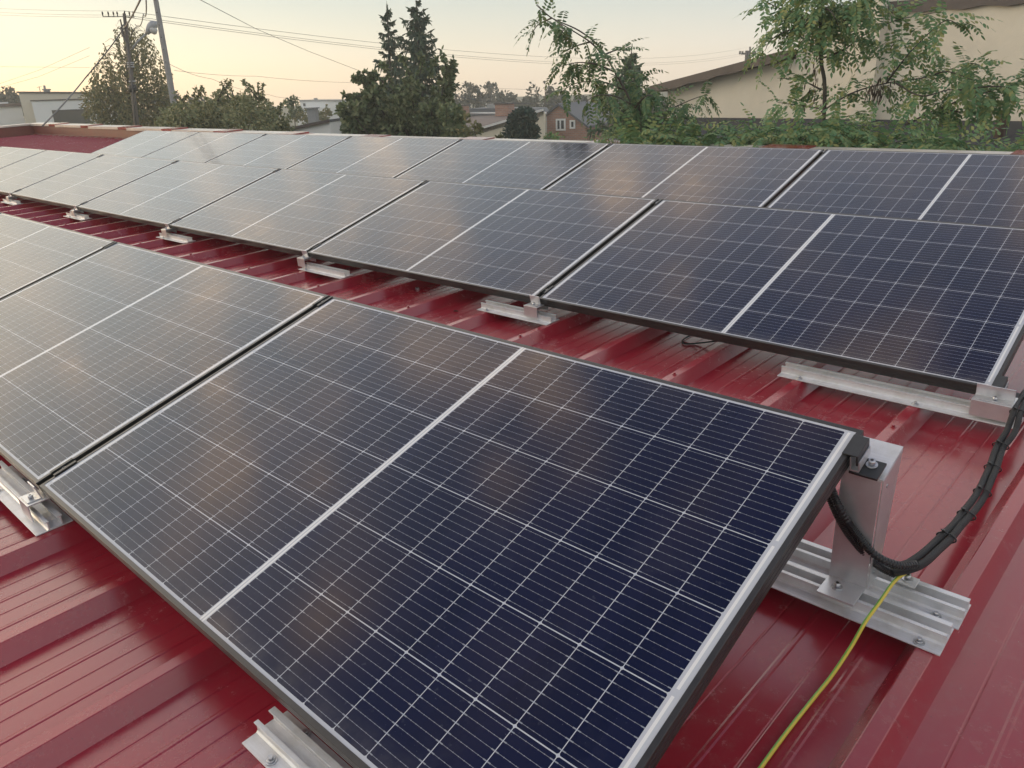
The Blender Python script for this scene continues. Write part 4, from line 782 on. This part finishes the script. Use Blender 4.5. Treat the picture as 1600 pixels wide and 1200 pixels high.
m = MB(); c0 = h(481, 157)[0]; w.slab(m, [(c0, h(481, 158)[1]), (c0 + 0.35, h(481, 158)[1]), (c0 + 0.35, h(481, 153.5)[1]), (c0, h(481, 153.5)[1])], -3, -2.6); parented(m, 'chimney', M['concrete'], wh)
m = MB(); z0_, z1_ = h(475, 166)[1], h(475, 161.5)[1]; w.slab(m, [(h(474, 165)[0], z0_), (h(477.5, 165)[0], z0_), (h(477.5, 165)[0], z1_), (h(474, 165)[0], z1_)], 0.0, 0.03); parented(m, 'window', M['glassdark'], wh)
# brown roofed house with two brick chimneys
w = Wall(at(738, 205, 38), at(815, 205, 37.4)); h = w.hit
br = empty('brown_roofed_house', loc=w.P((1, 0)), label='house with a brown roof, pale verge and two brick chimneys beside the thuja', cat='house')
x0, x1 = h(742, 205)[0], h(850, 205)[0]; za, zb = h(742, 206)[1], h(805, 187.5)[1]; sl = (zb - za) / (h(805, 187.5)[0] - x0); zc_ = za + sl * (x1 - x0)
m = MB(); w.slab(m, [(x0, 0), (x1, 0), (x1, zc_), (x0, za)], -0.3, 0); parented(m, 'wall', M['cream'], br)
m = MB(); w.slab(m, [(x0 - 0.15, za - 0.01), (x1, zc_ + 0.03), (x1, zc_ + 0.13), (x0 - 0.15, za + 0.09)], 0.001, 0.25); parented(m, 'verge', M['fascia'], br)
R0, R1 = at(690, 182, 52), at(842, 178, 47); m = MB(); fA, fB = w.P((x0 - 0.2, za + 0.06)), w.P((x1, zc_ + 0.08)); m.add([fA, fB, R1, R0, fA - UPV * 0.25, fB - UPV * 0.25, R1 - UPV * 0.25, R0 - UPV * 0.25], [(0, 1, 2, 3), (7, 6, 5, 4), (0, 4, 5, 1), (1, 5, 6, 2), (2, 6, 7, 3), (3, 7, 4, 0)])
rf_ = parented(m, 'roof', M['brownroof'], br)
wr = Wall(at(700, 175, 50), at(840, 175, 47)); hr = wr.hit
for cx_, wd, zt_ in ((719.5, 7, 164), (787.5, 10, 161)):
    m = MB(); xa, xb = hr(cx_ - wd, 170)[0], hr(cx_ + wd, 170)[0]; zt0 = hr(cx_, zt_ + 2)[1]; zl = hr(cx_, 183)[1]; wr.slab(m, [(xa, zl), (xb, zl), (xb, zt0), (xa, zt0)], -0.5, 0.3); c = parented(m, 'chimney', M['brick'], br)
    m = MB(); wr.slab(m, [(xa - 0.06, zt0), (xb + 0.06, zt0), (xb + 0.06, zt0 + 0.09), (xa - 0.06, zt0 + 0.09)], -0.56, 0.36); parented(m, 'chimney_cap', M['browncap'], br)
m = MB(); wr.slab(m, [(hr(722, 180)[0], hr(722, 178.5)[1]), (hr(850, 180)[0], hr(850, 178.5)[1]), (hr(850, 180)[0], hr(850, 176.5)[1]), (hr(722, 180)[0], hr(722, 176.5)[1])], -1.2, -0.6); parented(m, 'ridge', M['fascia'], br)
w3 = Wall(at(715, 172, 62), at(850, 172, 60)); h3 = w3.hit
fr_ = empty('grey_roofed_house', loc=w3.P((1, 0)), label='far house of which only a grey roof shows behind the brick chimneys', cat='house')
m = MB(); w3.slab(m, [(h3(716, 172)[0], h3(716, 180)[1]), (h3(842, 172)[0], h3(842, 180)[1]), (h3(834, 172)[0], h3(834, 169.5)[1]), (h3(735, 172)[0], h3(735, 169.5)[1])], -4, 0); parented(m, 'roof', M['greyroof'], fr_)
m = MB(); w3.slab(m, [(h3(754, 168)[0], h3(754, 170)[1]), (h3(766, 168)[0], h3(766, 170)[1]), (h3(766, 163)[0], h3(766, 163)[1]), (h3(754, 163)[0], h3(754, 163)[1])], -2, -1); parented(m, 'chimney', M['concrete'], fr_)
m = MB(); w3.slab(m, [(h3(718, 172)[0], 0), (h3(840, 172)[0], 0), (h3(840, 172)[0], h3(840, 180)[1] - 0.01), (h3(718, 172)[0], h3(718, 180)[1] - 0.01)], -3.5, -0.2); parented(m, 'wall', M['concrete'], fr_)
# brick house with a dark grey roof
w = Wall(at(855, 205, 46), at(918, 205, 45.1)); h = w.hit
bh = empty('brick_house', loc=w.P((1, 0)), label='red brick house with two white gable windows and a dark grey roof', cat='house')
xa, xb = h(854.5, 200)[0], h(917, 200)[0]; xp = h(874, 166)[0]; zp = h(874, 165)[1]; zl = h(855, 180)[1]; zr = h(917, 198)[1]
m = MB(); w.slab(m, [(xa, 0), (xb, 0), (xb, zr), (xp, zp), (xa, zl)], -8, 0); parented(m, 'wall', M['brick'], bh)
m = MB(); w.slab(m, [(xp, zp + 0.01), (xb + 0.12, zr - 0.06), (xb + 0.12, zr + 0.06), (xp, zp + 0.13)], -8.4, 0.2); parented(m, 'roof', M['greyroof'], bh)
m = MB(); w.slab(m, [(xp - 0.001, zp + 0.01), (xp - 0.001, zp + 0.13), (xa - 0.15, zl + 0.02), (xa - 0.15, zl - 0.1)], -8.4, 0.2); parented(m, 'roof', M['greyroof'], bh)
win(w, bh, h(869, 190)[0], h(884, 190)[0], h(876, 204)[1], h(876, 185.5)[1], 0.005, 0.09); win(w, bh, h(890.5, 190)[0], h(899, 190)[0], h(895, 201)[1], h(895, 187.5)[1], 0.005, 0.09)
wd = MB(); w.slab(wd, [(h(876, 190)[0] - 0.04, h(876, 204)[1]), (h(876, 190)[0] + 0.04, h(876, 204)[1]), (h(876, 190)[0] + 0.04, h(876, 185.5)[1]), (h(876, 190)[0] - 0.04, h(876, 185.5)[1])], 0.04, 0.07); parented(wd, 'window_bar', M['white'], bh)
m = MB(); q0 = w.P((xb, 0)); w.slab(m, [(xb + 0.001, 0), (h(950, 200)[0], 0), (h(950, 205)[0], h(950, 204)[1]), (xb + 0.001, h(918, 203)[1])], -6, -0.4); parented(m, 'wall', M['brick'], bh)
w4 = Wall(at(834, 200, 42), at(856, 200, 42)); h4 = w4.hit
gw = empty('white_gable_wall', loc=w4.P((0.3, 0)), label='narrow pale wall between the thuja and the brick house', cat='wall')
m = MB(); w4.slab(m, [(h4(834, 200)[0], 0), (h4(853.5, 200)[0], 0), (h4(853.5, 178)[0], h4(853.5, 178)[1]), (h4(834, 180)[0], h4(834, 180)[1])], -1.5, 0); parented(m, 'wall', M['cream'], gw)
m = MB(); w4.slab(m, [(h4(833, 180)[0], h4(834, 180)[1]), (h4(854, 178)[0], h4(853.5, 178)[1]), (h4(854, 178)[0], h4(853.5, 176.5)[1]), (h4(833, 180)[0], h4(834, 178.5)[1])], -1.6, 0.06); parented(m, 'coping', M['fascia'], gw)

# ---- poles, street lamp, wires
def wire(name, pts, r, label, group=None, sag=0.0):
    P = []
    for a_, b_ in zip(pts, pts[1:]):
        for i in range(24):
            t = i / 24; p = a_.lerp(b_, t); P.append(p - UPV * sag * 4 * t * (1 - t))
    P.append(pts[-1]); return MB().tube(P, r, 5).build(name, M['wire'], label=label, cat='wire', group=group)
D = 27; pt, pb = at(194, 21, D), at(213, 190, D); foot = pb + (pb - pt) * ((pb.z) / (pt.z - pb.z)); 
up_ = empty('utility_pole', loc=foot, label='dark wooden utility pole carrying the street lamp and cables in front of the birch', cat='pole')
m = MB(); m.tube([foot, pb, pt], [0.09, 0.075, 0.045], 10); parented(m, 'pole_shaft', M['wood'], up_)
m = MB(); a_ = at(161, 26, D + 0.3); b_ = at(210, 27, D - 0.3); c_ = at(194, 26, D); m.tube([a_, c_, b_], 0.011, 6)
for q in (161, 170, 178, 184, 203, 209):
    p = at(q, 25.5, D + 0.3 * (194 - q) / 33); m.tube([p, p + Vector((0, 0, 0.05)), p + Vector((0, 0, 0.06)), p + Vector((0, 0, 0.11)), p + Vector((0, 0, 0.13))], [0.014, 0.014, 0.026, 0.02, 0.01], 8)
m.tube([at(194, 22, D), at(195, 17, D)], 0.02, 6); parented(m, 'insulators', M['dark'], up_)
for yy in (98, 101, 104.5, 127): m = MB(); p = at(195 + (yy - 21) * 0.1125, yy, D); m.cyl(p - UPV * 0.02, (0, 0, 1), 0.035, 0.10, 12); parented(m, 'pole_band', M['lampgrey'], up_)
m = MB(); p = at(206.5, 133, D); q_ = at(209, 143, D); m.tube([p, q_], 0.12, 8); parented(m, 'junction_box', M['dark'], up_)
m = MB(); m.tube([at(194, 38, D - 0.12), at(188, 44, D - 0.1), at(190, 50, D - 0.12), at(199, 70, D - 0.13), at(206, 130, D - 0.13), at(212, 195, D - 0.13)], 0.018, 6); parented(m, 'pole_cable', M['wire'], up_)
sl_ = empty('street_lamp', loc=at(206, 77, D), label='old grey street lamp on a slanting arm fixed to the wooden pole', cat='lamp')
m = MB(); m.tube([at(205, 78, D - 0.05), at(214, 66, D - 0.15), at(230, 51, D - 0.3)], 0.028, 8); parented(m, 'arm', M['lampgrey'], sl_)
m = MB(); m.tube([at(229, 53, D - 0.3), at(232, 48, D - 0.3), at(236, 43, D - 0.32), at(240, 40, D - 0.33), at(244, 40, D - 0.34), at(246, 42, D - 0.35)], [0.05, 0.09, 0.13, 0.15, 0.13, 0.04], 14); parented(m, 'housing', M['lampgrey'], sl_)
m = MB(); m.tube([at(234, 49, D - 0.32), at(237, 47.5, D - 0.33), at(240.5, 46, D - 0.34), at(244.5, 44, D - 0.35)], [0.05, 0.125, 0.135, 0.06], 14); parented(m, 'bowl', M['lampglass'], sl_)
D2 = 23; pt, pb = at(241, -14, D2), at(274, 176, D2); foot = pb + (pb - pt) * (pb.z / (pt.z - pb.z))
cp_ = empty('concrete_pole', loc=foot, label='leaning grey concrete pole right of the street lamp', cat='pole')
m = MB(); m.tube([foot, pb, pt], [0.10, 0.085, 0.062], 8, sm=False); parented(m, 'pole_shaft', M['concrete'], cp_)
for i in range(9): m = MB(); p = pt.lerp(pb, 0.08 + i * 0.1); m.cyl(p - AZ * 0.08, AZ, 0.02, 0.012, 8); parented(m, 'hole', M['dark'], cp_)
wire('thick_cable', [at(66, 197, 21), at(133, 122, D), at(194, 44, D), at(222, -6, 16)], 0.018, 'thick black cable running steeply past the top of the wooden pole', None, 0.03)
wire('thin_cable', [at(211, 38, D), at(224, 22, 22), at(228, -5, 16)], 0.012, 'thin looping cable right of the thick black cable', None, 0.15)
PF = 85
for ya, yl, yf_, lb in ((17, 11.5, 74, 'topmost of the three long power lines across the sky'), (23.5, 17.5, 82, 'middle of the three long power lines across the sky'), (26.5, 22, 85, 'lowest of the three long power lines across the sky')):
    wire('power_line', [at(-60, yl - 2, 40), at(194, ya, D)], 0.004, lb + ', left span', 'power lines between the poles', 0.05); wire('power_line', [at(194, ya, D), at(1168, yf_, PF)], 0.0065, lb + ', right span', 'power lines between the poles', 1.15)
wire('service_wire', [at(306, -4, 15), at(400, 45, 20), at(482, 80, 24), at(560, 110, 27)], 0.0055, 'dark wire slanting down from the top border towards the spruces', None, 0.0)
wire('service_wire', [at(250, 92, 27), at(330, 123, 36), at(420, 148, 45), at(470, 152, 48)], 0.007, 'faint wire slanting down right of the concrete pole', None, 0.1)
wire('service_wire', [at(272, 110, 30), at(400, 119, 36), at(550, 129, 42)], 0.006, 'faint nearly level wire between concrete pole and spruces', None, 0.05)
wire('service_wire', [at(-20, 104, 45), at(140, 105.5, 40)], 0.006, 'faint level wire left of the birch')
wire('service_wire', [at(-30, 141, 40), at(60, 110, 36), at(140, 74, 32)], 0.005, 'upper of two faint slanting wires left of the birch')
wire('service_wire', [at(-30, 145, 40), at(60, 120, 36), at(140, 87, 32)], 0.005, 'lower of two faint slanting wires left of the birch')
wire('service_wire', [at(700, 136, 60), at(835, 140, 60)], 0.009, 'faint level wire right of the spruces')
wire('service_wire', [at(705, 148, 40), at(760, 158, 40), at(830, 162, 40), at(880, 163, 42)], 0.016, 'dark sagging wire above the brick chimneys', None, 0.03)
fp = empty('far_pole', loc=at(1168, 100, PF) * 1.0, label='far double power pole with cross arm above the beige building roof', cat='pole')
f_ = at(1168, 150, PF); fp.location = Vector((f_.x, f_.y, 0)); m = MB()
for q in (1165.5, 1171): p = at(q, 100, PF); m.tube([Vector((p.x, p.y, 0)), at(1168 + (q - 1168) * 0.6, 79, PF)], 0.13, 8)
m.tube([at(1172, 100, PF), at(1172, 73, PF)], 0.09, 8); parented(m, 'pole_shaft', M['wood'], fp)
m = MB(); m.tube([at(1158, 84, PF), at(1181, 83, PF)], 0.09, 6)
for q in (1156, 1160, 1176, 1180): m.cyl(at(q, 85, PF), (0, 0, 1), 0.3, 0.1, 8)
parented(m, 'cross_arm', M['wood'], fp)

# ---- air: thin evening haze round everything
hz = MB(); hz.box(-125, 60, -40, 125, -1, 30); hm = bpy.data.materials.new('haze_air'); hm.use_nodes = True; ht = hm.node_tree; ht.nodes.clear()
ho = ht.nodes.new('ShaderNodeOutputMaterial'); hv = ht.nodes.new('ShaderNodeVolumePrincipled'); hv.inputs['Color'].default_value = (0.9, 0.92, 0.88, 1); hv.inputs['Density'].default_value = 0.0030; hv.inputs['Anisotropy'].default_value = 0.2
ht.links.new(hv.outputs[0], ho.inputs['Volume']); hz.build('haze', hm, kind='stuff', label='thin evening haze over the gardens and houses', cat='haze')
